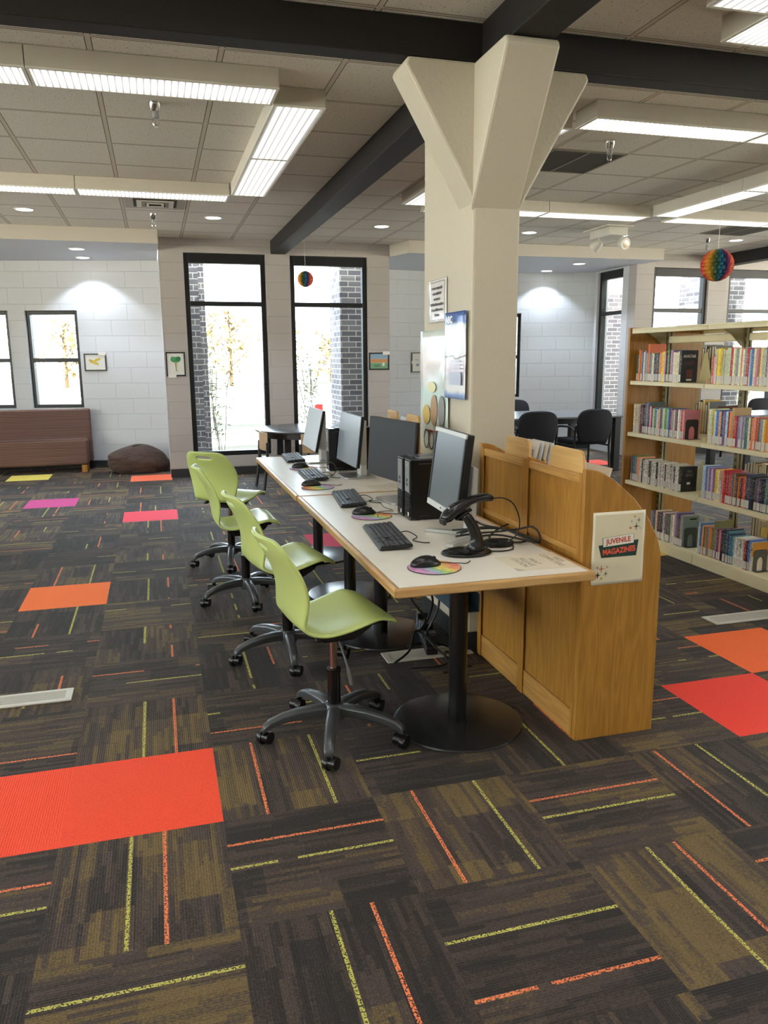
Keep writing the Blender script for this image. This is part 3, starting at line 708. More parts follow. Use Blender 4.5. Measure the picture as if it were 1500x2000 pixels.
# ------------------------------------------------------------------ monitors, towers, keyboards, mice
SCRD = flat('#1a1e24', .22); 
def monitor(x, y, rz, W, H, zb, tilt, xs, style, label):
    t = thing('monitor', label, 'monitor', (x, y, .735), R(rz), None)
    zb -= .735
    M = Matrix.Translation((xs, 0, zb)) @ Matrix.Rotation(R(tilt), 4, 'Y')
    w = W/2; bz = .016 if style == 'old' else .006
    if style == 'old':
        MB().box(.0,.030,-w,w,0,H,M).build('case', BLK, t, bevel=.004)
        for a_, b_ in ((0, .026), (H-.018, H)): MB().box(-.008,-.0005,-w,w,a_,b_,M).build('bezel', SILVP, t, bevel=.002)
        for a_, b_ in ((-w, -w+.014), (w-.014, w)): MB().box(-.007,-.0005,a_,b_,.027,H-.019,M).build('side_bezel', BLK2, t, bevel=.002)
        MB().box(-.0035,-.0005,-w+.0145,w-.0145,.0265,H-.0185,M).build('screen', flat('#596068', .28), t)
        text('maker_badge', 'DELL', .010, flat('#3c3e40', .4), t, M @ face_mat((-.0085, 0, .013), (0,-1,0), (0,0,1)), .0003)
        MB().box(.0305,.06,-.11,.11,.06,H-.06,M).build('rear_housing', BLK2, t, bevel=.01)
        MB().prism([(.04-.0,.03),(.075,.03),(.085,.30),(.06,.315)], 'y', -.035, .035).build('stand_column', SILVP, t, bevel=.006)
        for s in (-1, 1):
            MB().prism([(.07,s*.02),(.09,s*.05),(-.07,s*.17),(-.10,s*.15)], 'z', .001, .016).build('foot', SILVP, t, bevel=.003)
        MB().box(.035,.09,-.05,.05,.0165,.032).build('stand_neck', SILVP, t, bevel=.004)
    else:
        MB().box(.002,.022,-w,w,0,H,M).build('case', BLK, t, bevel=.003)
        MB().box(-.001,.0018,-w+.003,w-.003,.004,H-.003,M).build('screen', flat({'light': '#858e98', 'dark': '#14171c', 'bright': '#c4ced8'}[style], .2 if style != 'dark' else .5), t)  # pale and bright colours paint window reflections onto switched-off screens
        MB().box(-.0015,.0018,-w+.002,w-.002,.0005,.0038,M).build('chin', BLK2, t)
        MB().box(.0225,.05,-.12,.12,H*.35,H*.8,M).build('rear_housing', BLK2, t, bevel=.01)
        xb = xs+.085
        MB().prism([(xb,.012),(xb+.045,.012),(xb+.045,zb+H*.86),(xb+.010,zb+H*.86)], 'y', -.045, .045).build('stand_column', SILVP, t, bevel=.004)
        MB().prism([(xb-.12,-.10),(xb-.10,-.12),(xb+.08,-.12),(xb+.08,.12),(xb-.10,.12),(xb-.12,.10)], 'z', .001, .012).build('stand_base', SILV, t, bevel=.002)
    return t
monitor(1.205, 3.08, -3.1, .414, .345, .857, 7, -.066, 'old', 'silver bezelled monitor nearest the viewer, behind the barcode scanner')
monitor(1.255, 4.02, 8.9, .57, .324, .857, 3.5, -.081, 'dark', 'wide dark monitor turned toward the viewer left of the column')
monitor(1.235, 4.957, 0.5, .54, .322, .826, 6.5, -.073, 'light', 'monitor with pale screen seen edge on, third from the viewer')
monitor(1.155, 5.79, -1, .565, .302, .838, 12, -.085, 'bright', 'monitor with painted window glare farthest along the desks, by the windows')
def tower(x, y, label):
    t = thing('computer_tower', label, 'computer', (x, y, .735))
    MB().box(0,.295,-.047,.047,.004,.292).build('case', BLKM, t, bevel=.003)
    MB().box(-.004,-.0003,-.036,.030,.135,.283).build('drive_panel', flat('#8a8d92', .35, .4), t, bevel=.002)
    m = MB()
    for k in range(13): m.box(-.004,-.0003,-.038,.034,.018+k*.0085,.0225+k*.0085)
    m.build('vent_grille', BLK2, t)
    MB().box(-.0052,-.0042,-.012,.006,.185,.20).box(-.0052,-.0042,-.012,.006,.165,.178).build('usb_port', BLK, t)
    MB().tube([(-.0065,-.004,.262),(-.0042,-.004,.262)], .007, 12).build('power_button', SILV, t)
    MB().box(-.0048,-.0042,-.034,-.016,.022,.04).build('sticker', flat('#d8d8d8', .4), t)
    MB().box(.05,.29,-.044,.044,.2925,.297).build('lid', flat('#55585c', .3, .5), t, bevel=.001)
    MB().box(.04,.10,-.0485,-.0475,.270,.274).box(.04,.10,-.0485,-.0475,.02,.023).build('side_slot', flat('#3c3c3e', .4), t)
    for sx in (.03, .26): MB().box(sx,sx+.02,-.04,.04,.0005,.0038).build('foot', BLK2, t)
    return t
tw1 = tower(1.127, 3.527, 'black computer tower directly behind the nearest monitor')
dup(tw1, (1.122, 3.628, .735), None, 'black computer tower beside its twin, next to the wide dark monitor')
dup(tw1, (1.112, 5.287, .735), None, 'black computer tower between the two farthest monitors')
KEYM = flat('#3b3c40', .35); KBM = flat('#111113', .45)
def keyboard(label):
    t = thing('keyboard', label, 'keyboard', (0, 0, .735))
    M = Matrix.Rotation(R(-4), 4, 'Y')
    MB().prism([(-.068,.004),(.068,.004),(.068,.017),(-.062,.017),(-.068,.012)], 'y', -.225, .225, M @ Matrix.Translation((0,0,.003))).build('body', KBM, t, bevel=.003)
    m = MB(); T = M @ Matrix.Translation((0,0,.0204))
    for r_ in range(6):
        x = .050-r_*.0205 - (0 if r_ else -.003)
        for seg_, y0, n in (('a', .213, 15), ('b', -.082, 3), ('c', -.147, 4)):
            if seg_ == 'b' and r_ == 3: continue
            k = 0
            while k < n:
                w = 1
                if seg_ == 'a' and r_ == 5 and k == 4: w = 6
                if seg_ == 'a' and r_ in (3, 4) and k in (0, 12): w = 2
                if k + w > n: w = n-k
                y = y0-k*.0192; m.box(x-.008, x+.008, y-w*.0192+.003, y, 0, .005, T); k += w
    m.build('keys', KEYM, t, bevel=.0012, seg=1)
    MB().box(.03,.06,-.16,-.06,.0005,.006).build('tilt_foot', KBM, t)
    MB().tube(spline([(.064,.02,.02),(.10,.03,.02),(.13,-.02,.006),(.10,-.07,.004),(.13,-.12,.004),(.16,-.13,.004)], 28), .0022, 6).build('cord', BLK, t, smooth=180)
    return t
kb = keyboard('black keyboard nearest the viewer')
for i, (x, y, rz_, lb) in enumerate(((.916,3.165,-5.5,'black keyboard nearest the viewer, in front of the silver monitor'), (.976,4.115,-6,'black keyboard in front of the wide dark monitor'),
        (.958,5.045,-2,'black keyboard third from the viewer, behind a mouse and rainbow pad'), (.985,6.0-.01,-3,'black keyboard farthest along the desks'))):
    o = kb if i == 0 else dup(kb); o.location = (x, y, .7352); o.rotation_euler.z = R(rz_); o['label'] = lb; o['group'] = 'keyboards on the computer desks'
def mouse(label):
    t = thing('computer_mouse', label, 'mouse', (0, 0, .739), 0, 'mice on the computer desks')
    def sh(q, d):
        z = max(q.z, .0015); 
        if q.x > .02: z *= 1-.35*(q.x-.02)/.04
        return Vector((q.x, q.y*(1-.1*max(0, -q.x/.06)), z))
    MB().blob((0,0,.006), (.061,.034,.033), 24, 14, sh).build('body', flat('#0f0f10', .3), t, smooth=180)
    MB().tube([(.034,-.004,.0265),(.034,.004,.0265)], .007, 12).build('scroll_wheel', BLK2, t, smooth=40)
    MB().tube(spline([(.058,0,.008),(.09,-.008,.004),(.13,-.02,.002),(.16,-.018,-.002),(.19,.01,-.002)], 20), .0018, 6).build('cord', BLK, t, smooth=180)
    return t
def padmat():
    t = NT('rainbow_pad'); o = t.obj(); n = t.noise(o, 22, 3); s = t.sep(o)
    u = t.math('ADD', t.math('MULTIPLY', t.math('ADD', s[0], t.math('MULTIPLY', s[1], .25)), 4.3), t.math('ADD', .5, t.math('MULTIPLY', t.math('SUBTRACT', n, .5), .5)))
    col = t.ramp(u, [(.06, srgb('#e49ad0')), (.22, srgb('#d5b0dc')), (.34, srgb('#a4cce2')), (.46, srgb('#a6d48a')), (.6, srgb('#f0e67c')), (.76, srgb('#f4b878')), (.9, srgb('#f08a78'))])
    vo = t.n('ShaderNodeTexVoronoi', feature='DISTANCE_TO_EDGE', ins={'Scale': 34.0}); t.set(vo.inputs['Vector'], o)
    return t.pbr(t.mix(t.math('MULTIPLY', t.math('LESS_THAN', vo.outputs['Distance'], .04), .35), col, srgb('#8a4a6a')), .6)
PADM = padmat()
def mpad(x, y, rz_, label):
    t = thing('mouse_pad', label, 'mouse pad', (x, y, .7352), rz_, 'rainbow mouse pads')
    MB().lathe([(.099,.0005),(.1,.0012),(.1,.0026),(.0985,.003)], 40).build('rim', flat('#26262a', .6), t, smooth=30)
    MB().lathe([(.0975,.0031),(.0975,.0036)], 40).build('printed_top', PADM, t); return t
ms = mouse('black mouse')
for i, (px, py, mx, my, rz_, l1, l2) in enumerate((
   (.950,2.648,.925,2.675,4,'round rainbow mouse pad nearest the viewer at the desk corner','black mouse nearest the viewer on a rainbow pad'),
   (.981,3.648,.955,3.70,-8,'round rainbow mouse pad second from the viewer, beside the tower pair','black mouse second from the viewer, against the keyboard end'),
   (.900,4.59,.872,4.655,-5,'round rainbow mouse pad third from the viewer, past the desk joint','black mouse third from the viewer on a rainbow pad'),
   (.968,5.44,.950,5.47,-6,'round rainbow mouse pad farthest from the viewer','black mouse farthest from the viewer on a rainbow pad'))):
    mpad(px, py, R((0, 20, 180, 10)[i]), l1)
    m = ms if i == 0 else dup(ms); m.location = (mx, my, .7392); m.rotation_euler.z = R(rz_); m['label'] = l2

# barcode scanner resting on its gooseneck stand, coiled cord
st = thing('scanner_stand', 'glossy black gooseneck stand with oval foot near the desk corner', 'stand', (1.145, 2.815, .735))
MB().blob((0,0,.006), (.105,.078,.016), 32, 10, lambda q, d: Vector((q.x, q.y, max(q.z, .0008)))).build('foot', BLKM, st, smooth=180)
MB().tube([(.035,0,.008),(.045,0,.035),(.040,0,.07),(.024,0,.11),(.002,0,.145),(-.016,0,.166)], [(.05,.04),(.028,.030),(.022,.024),(.019,.022),(.017,.02),(.014,.016)], 18).build('neck', BLKM, st, smooth=180)
MB().tube([(-.05,0,.142),(-.02,0,.1625),(.015,0,.178)], [(.016,.006),(.022,.006),(.016,.006)], 12).build('cradle', BLK, st, smooth=180)
sc = thing('barcode_scanner', 'black handheld barcode scanner with coiled cord lying on the gooseneck stand', 'barcode scanner', (1.145, 2.815, .735))
hp = spline([(-.097,0,.128,.016),(-.088,0,.142,.030),(-.062,0,.166,.033),(-.03,0,.186,.027),(.01,0,.204,.0215),(.05,0,.214,.021),(.085,0,.214,.021),(.104,0,.208,.016)], 26)
MB().tube([(a, b, c+.008) for a, b, c, d in hp], [(d*1.05, d*.78) for a, b, c, d in hp], 18).build('body', BLKM, sc, smooth=180)
MB().box(-.105,-.089,-.026,.026,.112,.140, Matrix.Translation((-.004,0,.012))).build('window_bezel', BLK2, sc, bevel=.006)
MB().tube([(-.083,-.012,.187),(-.078,-.0125,.1915)], .006, 12).build('button', SILV, sc, smooth=40)
cord = spline([(.105,0,.216),(.15,.0,.216),(.20,.01,.19),(.238,.03,.13),(.245,.04,.075),(.225,.05,.035),(.19,.07,.022)], 30)
coil = []
for k in range(360):
    a = .5+k/360*1.75*PI; u = k*.9; r0 = .056
    cx_, cy_ = .175+r0*math.cos(a), .085+r0*.75*math.sin(a)
    coil.append((cx_+.009*math.cos(u)*math.cos(a), cy_+.009*math.cos(u)*math.sin(a), .012+.009*math.sin(u)))
MB().tube(cord, .0028, 8).build('cord', BLK, sc, smooth=180)
MB().tube(coil, .0026, 6).build('coiled_cord', BLK, sc, smooth=180)
MB().tube(spline([(.13,.06,.012),(.09,.02,.004),(.13,-.02,.004),(.20,.0,.004),(.225,.06,.012)], 24), .0026, 6).build('cord_loop', BLK, sc, smooth=180)
# signs lying on the desk
def desksign():
    t = thing('desk_sign', 'paper sheet hand lettered kids computers and print release station, on the near desk corner', 'sign', (0, 0, 0))
    MB().prism([(1.225,2.515),(1.468,2.500),(1.475,2.735),(1.222,2.72)], 'z', .7356, .7361).build('sheet', flat('#e6dfca', .5), t)
    MB().prism([(1.225,2.515),(1.255,2.513),(1.224,2.55)], 'z', .7364, .7372).build('curled_corner', flat('#b9b6aa', .5), t)
    ink = flat('#8e8776', .7)
    d1, d2 = (0, -1, 0), (1, 0, 0)
    text('lettering', 'KIDS\nCOMPUTERS', .032, ink, t, face_mat((1.43, 2.62, .7363), d1, d2), .0001)
    text('lettering', 'PRINT\nRELEASE\nSTATION', .032, ink, t, face_mat((1.312, 2.62, .7363), d1, d2), .0001)
desksign()
def notice(x, y, rz_, label, n):
    t = thing('instruction_sheet', label, 'paper', (x, y, .7355), rz_)
    MB().box(-.10,.10,-.13,.13,0,.0005).build('sheet', flat('#e9e4d3', .5), t)
    m = MB()
    for k in range(n): m.box(-.08,.08-.03*(k % 3),.09-k*.022,.095-k*.022,.0006,.0008)
    m.build('print', flat('#a39c8c', .6), t)
notice(1.30, 4.50, R(-70), 'printed sheet lying on the desk joint beside the wide dark monitor', 9)

# cables on and under the desks
def cable(label, paths, r_, mat, loc=(0, 0, 0), name='cable_bundle', cat='cables'):
    m = MB()
    for p in paths: m.tube(spline(p, 30), r_, 7)
    o = m.build(name, mat, smooth=180, loc=loc); return tag(o, label, cat)
cable('tied bundle of black cables between the monitor and the rack', [
  [(-.17,.12,.03),(-.10,.05,.045),(0,0,.05),(.08,-.06,.03),(.12,-.10,.012),(.11,-.14,.012),(.06,-.13,.03),(0,-.03,.055),(-.08,.04,.05),(-.15,.08,.02)],
  [(-.18,.06,.015),(-.10,.03,.03),(-.02,-.01,.04),(.07,-.03,.05),(.125,-.05,.06),(.135,-.10,.03),(.11,-.12,.008),(.05,-.08,.02),(-.03,-.02,.03),(-.12,.03,.012)],
  [(-.16,.10,.02),(-.07,.05,.05),(.02,.0,.045),(.09,-.07,.015),(.05,-.09,.008),(-.02,-.05,.006),(-.06,-.02,.02),(0,.01,.05),(.05,.03,.06)],
  [(-.12,.16,.22),(-.11,.15,.16),(-.10,.12,.10),(-.06,.07,.06),(.0,.02,.05)]], .0042, BLK, (1.365, 2.98, .737))
cable('thin black cord looping on the desk in front of the far tower', [[(0,0,.05),(.02,-.02,.07),(.04,-.06,.05),(.02,-.12,.004),(-.06,-.22,.004),(-.10,-.33,.003)], [(0,0,.05),(.03,.0,.06),(.05,-.08,.03),(.06,-.2,.003),(.12,-.30,.003),(.16,-.22,.003),(.18,-.12,.003)]], .002, BLK, (1.095, 5.22, .737), 'usb_cord', 'cord')
cable('thin black cord running from the wide monitor to the tower pair', [[(-.12,.2,.003),(-.06,.14,.02),(.02,.1,.03),(.04,.03,.01),(.06,.0,.004),(.068,-.03,.004)], [(.065,-.06,.004),(.02,-.06,.006),(-.03,-.10,.01),(-.05,-.18,.003)]], .0018, BLK, (1.05, 3.78, .737), 'usb_cord', 'cord')
ps = thing('power_strip', 'black power strip with plugged adapters on the floor under the near desk', 'power strip', (1.30, 3.75, .016), R(80))
MB().box(-.2,.2,-.03,.03,.0,.04).build('body', BLK2, ps, bevel=.006)
for k in range(4): MB().box(-.16+k*.09,-.10+k*.09,-.028,.028,.0405,.10+.02*(k % 2)).build('adapter', BLK if k % 2 else flat('#2b2c30', .3), ps, bevel=.005)
cable('tangle of black computer cables hanging under the near desk', [
  [(0,0,.62),(.02,.04,.45),(-.03,.02,.32),(.04,-.02,.2),(.0,.05,.1)], [(-.08,.1,.6),(-.05,.02,.4),(.05,-.03,.35),(.1,.05,.25),(.06,.08,.12),(-.02,.03,.12)],
  [(-.15,-.1,.02),(-.06,-.06,.06),(.0,0,.14),(.08,-.08,.06),(.12,-.14,.02),(.05,-.2,.02),(-.1,-.18,.02)], [(.05,.1,.62),(.1,.0,.5),(.08,-.1,.3),(.02,-.1,.16),(.1,.0,.1)],
  [(.2,-.25,.02),(.1,-.2,.03),(.12,-.1,.05),(.18,-.15,.02),(.14,-.26,.02),(.04,-.28,.02)], [(-.02,.1,.02),(.12,.08,.03),(.2,.0,.02),(.22,-.1,.02)]], .006, BLK, (1.20, 3.60, 0))
tr = thing('cable_tray', 'blue grey metal cable tray slung under the near desk', 'cable tray', (1.235, 3.42, 0))
MB().prism([(-.06,.42),(.05,.42),(.05,.50),(.046,.50),(.046,.424),(-.056,.424),(-.056,.52),(-.06,.52)], 'y', -.42, .42).build('trough', flat('#5d7686', .35, .5), tr)
MB().box(-.01,.0,-.38,-.37,.425,.671).box(-.01,.0,.37,.38,.425,.671).build('hanger', BLK, tr)
cable('grey flexible conduit drooping behind the near desk pole', [[(.02,-.1,.66),(.03,.0,.6),(.0,.08,.5),(-.06,.13,.42),(-.08,.2,.3),(-.05,.3,.2)]], .013, flat('#8d8d88', .45), (1.46, 3.3, 0), 'conduit', 'conduit')

# ------------------------------------------------------------------ papers on the column
def curl(name, w, h, mat, parent, amp, seed, x=0, thick=.0008, hook=0):
    rn = random.Random(seed); bm = MB(); nx, nz = 10, 18; V = []; ph = [rn.uniform(0, 6) for _ in range(4)]
    for j in range(nz+1):
        z = -h/2+h*j/nz; row = []
        for i in range(nx+1):
            y = -w/2+w*i/nx
            o = amp*(math.sin(y*22/w*.3+ph[0]+z*6)+.6*math.sin(y*40*.3/w+z*19+ph[1])+.5*math.sin(z*33+ph[2]))
            o += hook*max(0, .2-j/nz)*2*(i/nx > .7)
            row.append(bm.b.verts.new((x-.004-amp*2-abs(o), y, z)))
        V.append(row)
    for j in range(nz):
        for i in range(nx): bm.face([V[j][i], V[j][i+1], V[j+1][i+1], V[j+1][i]])
    return bm.build(name, mat, parent, smooth=180, solid=thick)
XF = 1.475
t = thing('notice_sheet', 'small laminated black and white notice highest on the column', 'sign', (XF, 4.065, 1.795))
curl('sheet', .275, .225, flat('#d5d0cb', .12), t, .0012, 2)
m = MB()
for s in (-1, 1): m.box(-.0125,-.0115,s*.118-.001,s*.118+.001,-.098,.098).box(-.0125,-.0115,-.118,.118,s*.098-.001,s*.098+.001)
m.build('border', flat('#55524f', .5), t)
m = MB(); rn = random.Random(3)
for k, n_ in enumerate((5, 4, 3, 6, 5, 2)):
    y = n_*.016
    for q in range(n_*2):
        w_ = rn.uniform(.006, .014); m.box(-.0125,-.0115,y-w_,y,.072-k*.028-.012,.072-k*.028+rn.uniform(-.002,.002)); y -= .017
m.build('print', flat('#4b4848', .5), t)
t = thing('wall_poster', 'large glossy pale poster with coloured blobs and a red line low on the column', 'poster', (XF, 4.10, 1.30))
def postermat():
    q = NT('poster_wash'); o = q.sep(q.obj()); n = q.noise(q.obj(), 6, 3)
    f = q.math('ADD', q.math('MULTIPLY', o[2], 1.3), q.math('ADD', .35, q.math('MULTIPLY', n, .3)))
    return q.pbr(q.ramp(f, [(0, srgb('#e3d6b4')), (.25, srgb('#dfe2d2')), (.5, srgb('#bcd6d2')), (.72, srgb('#d8c6c4')), (.95, srgb('#cfdcd4'))]), .22)
curl('sheet', .445, .69, postermat(), t, .0036, 5)
def ell(y, z, a, b, col, nm='printed_shape'):
    MB().prism([(y+a*math.cos(2*PI*k/24), z+b*math.sin(2*PI*k/24)) for k in range(24)], 'x', -.0205, -.0195).build(nm, flat(col, .2), t)
ell(.105,-.115,.062,.055,'#d0b060'); ell(-.02,-.085,.055,.085,'#b08c66'); ell(-.14,-.085,.05,.085,'#8d8a88'); ell(.02,.04,.07,.03,'#d8cf9a')
MB().box(-.0205,-.0195,-.19,.09,-.205,-.195).box(-.0205,-.0195,.06,.07,-.26,-.20).box(-.0205,-.0195,-.06,-.05,-.255,-.2).build('printed_line', flat('#c24a34', .3), t)
for y in (.10, .02):
    MB().prism([(y+.045*math.cos(2*PI*k/24), -.25+.055*math.sin(2*PI*k/24)) for k in range(24)]+[(y+.036*math.cos(2*PI*k/24), -.25+.046*math.sin(2*PI*k/24)) for k in range(24, -1, -1)], 'x', -.0205, -.0195).build('printed_ring', flat('#4a403c', .3), t)
t = thing('wall_poster', 'narrow blue and white glossy poster at the column corner, folded across the middle', 'poster', (XF-.008, 3.775, 1.508))
def abcmat():
    q = NT('poster_blue'); o = q.sep(q.obj()); n = q.noise(q.obj(), 9, 3)
    f = q.math('ADD', q.math('MULTIPLY', o[2], 2.1), q.math('ADD', .5, q.math('MULTIPLY', q.math('SUBTRACT', n, .5), .12)))
    return q.pbr(q.ramp(f, [(0, srgb('#7f9fd6')), (.10, srgb('#9db4de')), (.14, srgb('#dfdcd8')), (.30, srgb('#d3d5de')), (.34, srgb('#cdbccb')), (.47, srgb('#dcdbe0')), (.485, srgb('#4d463c')), (.50, srgb('#e4e6ea')), (.80, srgb('#dcdfe4')), (.84, srgb('#3c62a6')), (1, srgb('#35589c'))]), .22)
curl('sheet', .29, .43, abcmat(), t, .002, 9, hook=.004)
text('lettering', 'ABC', .048, flat('#f0f2f6', .3), t, face_mat((-.026, .045, .176), (0,-1,0), (0,0,1)), .0005, bold=.001)
m = MB()
for k in range(4): m.box(-.0205,-.0195,-.10,.02-.02*(k % 2),-.03-k*.018,-.025-k*.018)
m.box(-.0205,-.0195,-.11,.05,-.145,-.085).build('print', flat('#aab0c4', .3), t)
t = thing('notice_sheet', 'white paper curling off the right side of the column', 'sign', (1.722, 3.70, 1.385))
MB().box(0,.006,-.06,.10,-.11,.11).build('sheet', PAPER, t)
# ------------------------------------------------------------------ bookcase
bc = thing('bookcase', 'long double sided library bookcase with beige steel shelves and oak end panel', 'bookcase', (3.69, 5.63, 0))
MB().box(-.018,.672,.0,.03,.0,1.722).build('end_panel', OAK, bc, bevel=.003)
BAYS = [(-.905, -.004), (-1.82, -.913), (-2.73, -1.828)]
for b, (a, c) in enumerate(BAYS):
    for z in (.487, .882, 1.296):
        for x0, x1 in ((0, .30), (.37, .67)):
            f = (x0, x0+.012) if x0 == 0 else (x1-.012, x1)
            MB().box(x0, x1, a, c, z, z+.008).box(f[0], f[1], a, c, z-.022, z).box(x0+.02, x1-.02, a, a+.003, z, z+.05).build('shelf', STEEL, bc, bevel=.002)
    MB().box(0, .67, a, c, .075, .085).box(0, .012, a, c, 0, .075).box(.658, .67, a, c, 0, .075).build('base_shelf', STEEL, bc, bevel=.003)
    MB().box(-.005, .675, a, c, 1.70, 1.715).box(-.005, .006, a, c, 1.675, 1.70).box(.664, .675, a, c, 1.675, 1.70).build('canopy_top', STEEL, bc, bevel=.003)
    MB().box(.315, .355, a+.03, c-.03, 1.60, 1.655).build('top_rail', STEEL, bc, bevel=.008)
    MB().box(.30, .37, a+.03, c-.03, .84, .868).build('tie_bar', STEELD, bc, bevel=.004)
for y in (-.02, -.909, -1.824, -2.735):
    m = MB().box(.312,.328,y-.02,y+.02,.086,1.699).box(.342,.358,y-.02,y+.02,.086,1.699).box(.329,.341,y-.006,y+.006,.086,1.699)
    m.mat(1)
    for k in range(30): m.box(.3105,.3125,y-.010,y-.004,.12+k*.052,.145+k*.052).box(.3105,.3125,y+.004,y+.010,.12+k*.052,.145+k*.052)
    m.build('upright', [STEELD, BLK], bc)
    MB().prism([(.1,1.695),(.31,1.695),(.31,1.50),(.29,1.56),(.2,1.64)], 'y', y-.004, y+.004).build('bracket', STEELD, bc)
MB().box(-.014,-.0005,-1.62,-1.58,.36,.42).build('label_holder', flat('#c9a94e', .4), bc)

PAGE = flat('#e6dec6', .7); LABEL = flat('#d9d4ca', .5)
ORD = ['first','second','third','fourth','fifth','sixth','seventh','eighth','ninth','tenth','eleventh','twelfth','thirteenth','fourteenth','fifteenth','sixteenth','seventeenth','eighteenth','nineteenth','twentieth',
 'twenty-first','twenty-second','twenty-third','twenty-fourth','twenty-fifth','twenty-sixth','twenty-seventh','twenty-eighth','twenty-ninth','thirtieth','thirty-first','thirty-second','thirty-third','thirty-fourth','thirty-fifth','thirty-sixth','thirty-seventh','thirty-eighth','thirty-ninth','fortieth','forty-first','forty-second','forty-third','forty-fourth','forty-fifth']
CN = {'k':('black','#1d1b1e'),'w':('white','#ddd8cc'),'c':('cream','#d9cba8'),'y':('yellow','#d9b62c'),'o':('orange','#d8702c'),'r':('red','#b52a2c'),'m':('maroon','#6a2430'),'p':('pink','#cf7f8c'),'v':('purple','#6f5a86'),
 'b':('blue','#3f6aa6'),'l':('pale blue','#a9c3d6'),'n':('navy','#26304f'),'g':('green','#5f8a52'),'G':('dark green','#2f4a40'),'t':('teal','#3f7478'),'s':('grey','#8a8d90'),'S':('dark grey','#46454a'),'a':('tan','#a88a58'),
 'h':('salmon','#d48a6c'),'i':('lilac','#b39cc0'),'B':('brown','#5b4030'),'L':('lime green','#8fb03a'),'e':('pale green','#b9c49a'),'E':('peach','#e0b48c'),'z':('black and white','#cfcac0'),'O':('olive','#7a7a50')}
def spine_mat(code):
    nm, hx = CN[code]
    if code+'_' in _mc: return _mc[code+'_']
    t = NT('book_spine_'+nm.replace(' ', '_')); g = t.n('ShaderNodeObjectInfo').outputs['Random']; o = t.sep(t.obj())
    hs = t.n('ShaderNodeHueSaturation', ins={'Color': srgb(hx), 'Hue': t.math('ADD', .485, t.math('MULTIPLY', g, .03)), 'Value': t.math('ADD', 1.05, t.math('MULTIPLY', g, .5))}).outputs[0]
    nz = t.noise(t.comb(t.math('MULTIPLY', o[1], 150), t.math('MULTIPLY', g, 50), t.math('MULTIPLY', o[2], 110)), 1.0, 1)
    bandz = t.math('MULTIPLY', t.math('GREATER_THAN', o[2], .075), t.math('LESS_THAN', o[2], .205))
    lett = t.math('MULTIPLY', t.math('GREATER_THAN', nz, .56), bandz)
    alt = srgb('#1a1a1c') if code in 'wclyeEzLa' else srgb('#e4dccb')
    s_ = .8 if code == 'z' else .38
    spine_only = t.math('LESS_THAN', o[0], .004)
    col = t.mix(t.math('MULTIPLY', t.math('MULTIPLY', lett, s_), spine_only), hs, alt)
    _mc[code+'_'] = t.pbr(col, .3); return _mc[code+'_']
def book_mesh(th, h, d, label_h):
    m = MB(); c = .0018
    m.box(0, .0022, -th/2, th/2, 0, h); m.box(.0022, d, -th/2, -th/2+c, 0, h); m.box(.0022, d, th/2-c, th/2, 0, h)
    m.mat(1).box(.003, d-.004, -th/2+c, th/2-c, .003, h-.003)
    if label_h: m.mat(2).box(-.0006, 0, -th/2+.0008, th/2-.0008, .006, label_h)
    return m
SH = {'top': 1.304, 'second': .890, 'third': .495, 'bottom': .085}
rb = random.Random(5); book_n = 0
def row(bay, shelf, y, ystop, seq, hs, dist, x0=3.725, dep=.14, back=False):
    """stand books side by side from far (left in view) toward the viewer"""
    global book_n
    i = 0; out = []
    cells = [(c, th, h) for c, th, h in seq]
    for c, th, h in cells:
        if y - th < ystop: break
        hh = h*(1+rb.uniform(-.015, .015)); d = dep*(1+rb.uniform(-.06, .06))
        o = book_mesh(th-.0008, hh, d, .058 if rb.random() < .9 else 0).build('book', [spine_mat(c), PAGE, LABEL])
        o.location = (x0+rb.uniform(0, .008), y-th/2, SH[shelf]+.0005)
        if back: o.rotation_euler.z = PI
        i += 1
        size = 'thick' if th > .028 else ('thin' if th < .016 else 'upright')
        tag(o, '%s %s book, %s from the far end, %s shelf, %s' % (size, CN[c][0], ORD[min(i-1, 44)], shelf, bay), 'book', 'books on the %s shelf, %s' % (shelf, bay))
        out.append(o); y -= th; book_n += 1
    return out, y
def S(codes, th, h, jit=.2):
    return [(c, th*(1+rb.uniform(-jit, jit)), h*(1+rb.uniform(-.03, .03))) for c in codes]
FB, NB = 'far bay', 'near bay'
r, y = row(FB, 'top', 5.605, 4.93, S('Gt', .015, .20)+S('oyvws', .017, .235)+[('s',.018,.22),('o',.026,.285)]+S('tGawkBSto', .0175, .215)+[('y',.02,.225),('y',.018,.225),('p',.02,.222),('k',.024,.22)]+S('gkpv', .016, .23)+S('cccc', .018, .225)+[('k',.026,.236)], .22, 0)
AV = r[-1]
r2, y = row(FB, 'second', 5.61, 4.96, S('cczczmBk', .017, .22)+S('SsvG', .018, .245)+[('p',.02,.22),('m',.02,.22)]+S('egbcepGseggebvrs', .0175, .212)+S('cvmwcr', .016, .212)+[('p',.02,.212)], .21, 0)
r3, y = row(FB, 'third', 5.61, 4.89, S('vtbggph', .0175, .205)+S('zzkzzzzkzzzzkzzzzzkzzz', .0185, .19, .12)+S('zzkzz', .018, .19)+[('k',.03,.193)], .2, 0)
r4, y = row(FB, 'bottom', 5.30, 4.88, S('svGcmSnzvBtcw', .022, .215)+S('iv', .022, .25)+[('B',.03,.235),('s',.028,.24)], .23, 0)
q1, y = row(NB, 'top', 4.705, 3.86, [('r',.014,.19),('p',.022,.19)]+[('c',.02,.24),('y',.03,.245),('y',.02,.245)]+S('eceercescpcsrlbcpaEeevcocEesvwceevceyyoyce', .0185, .24, .15), .24, 0)
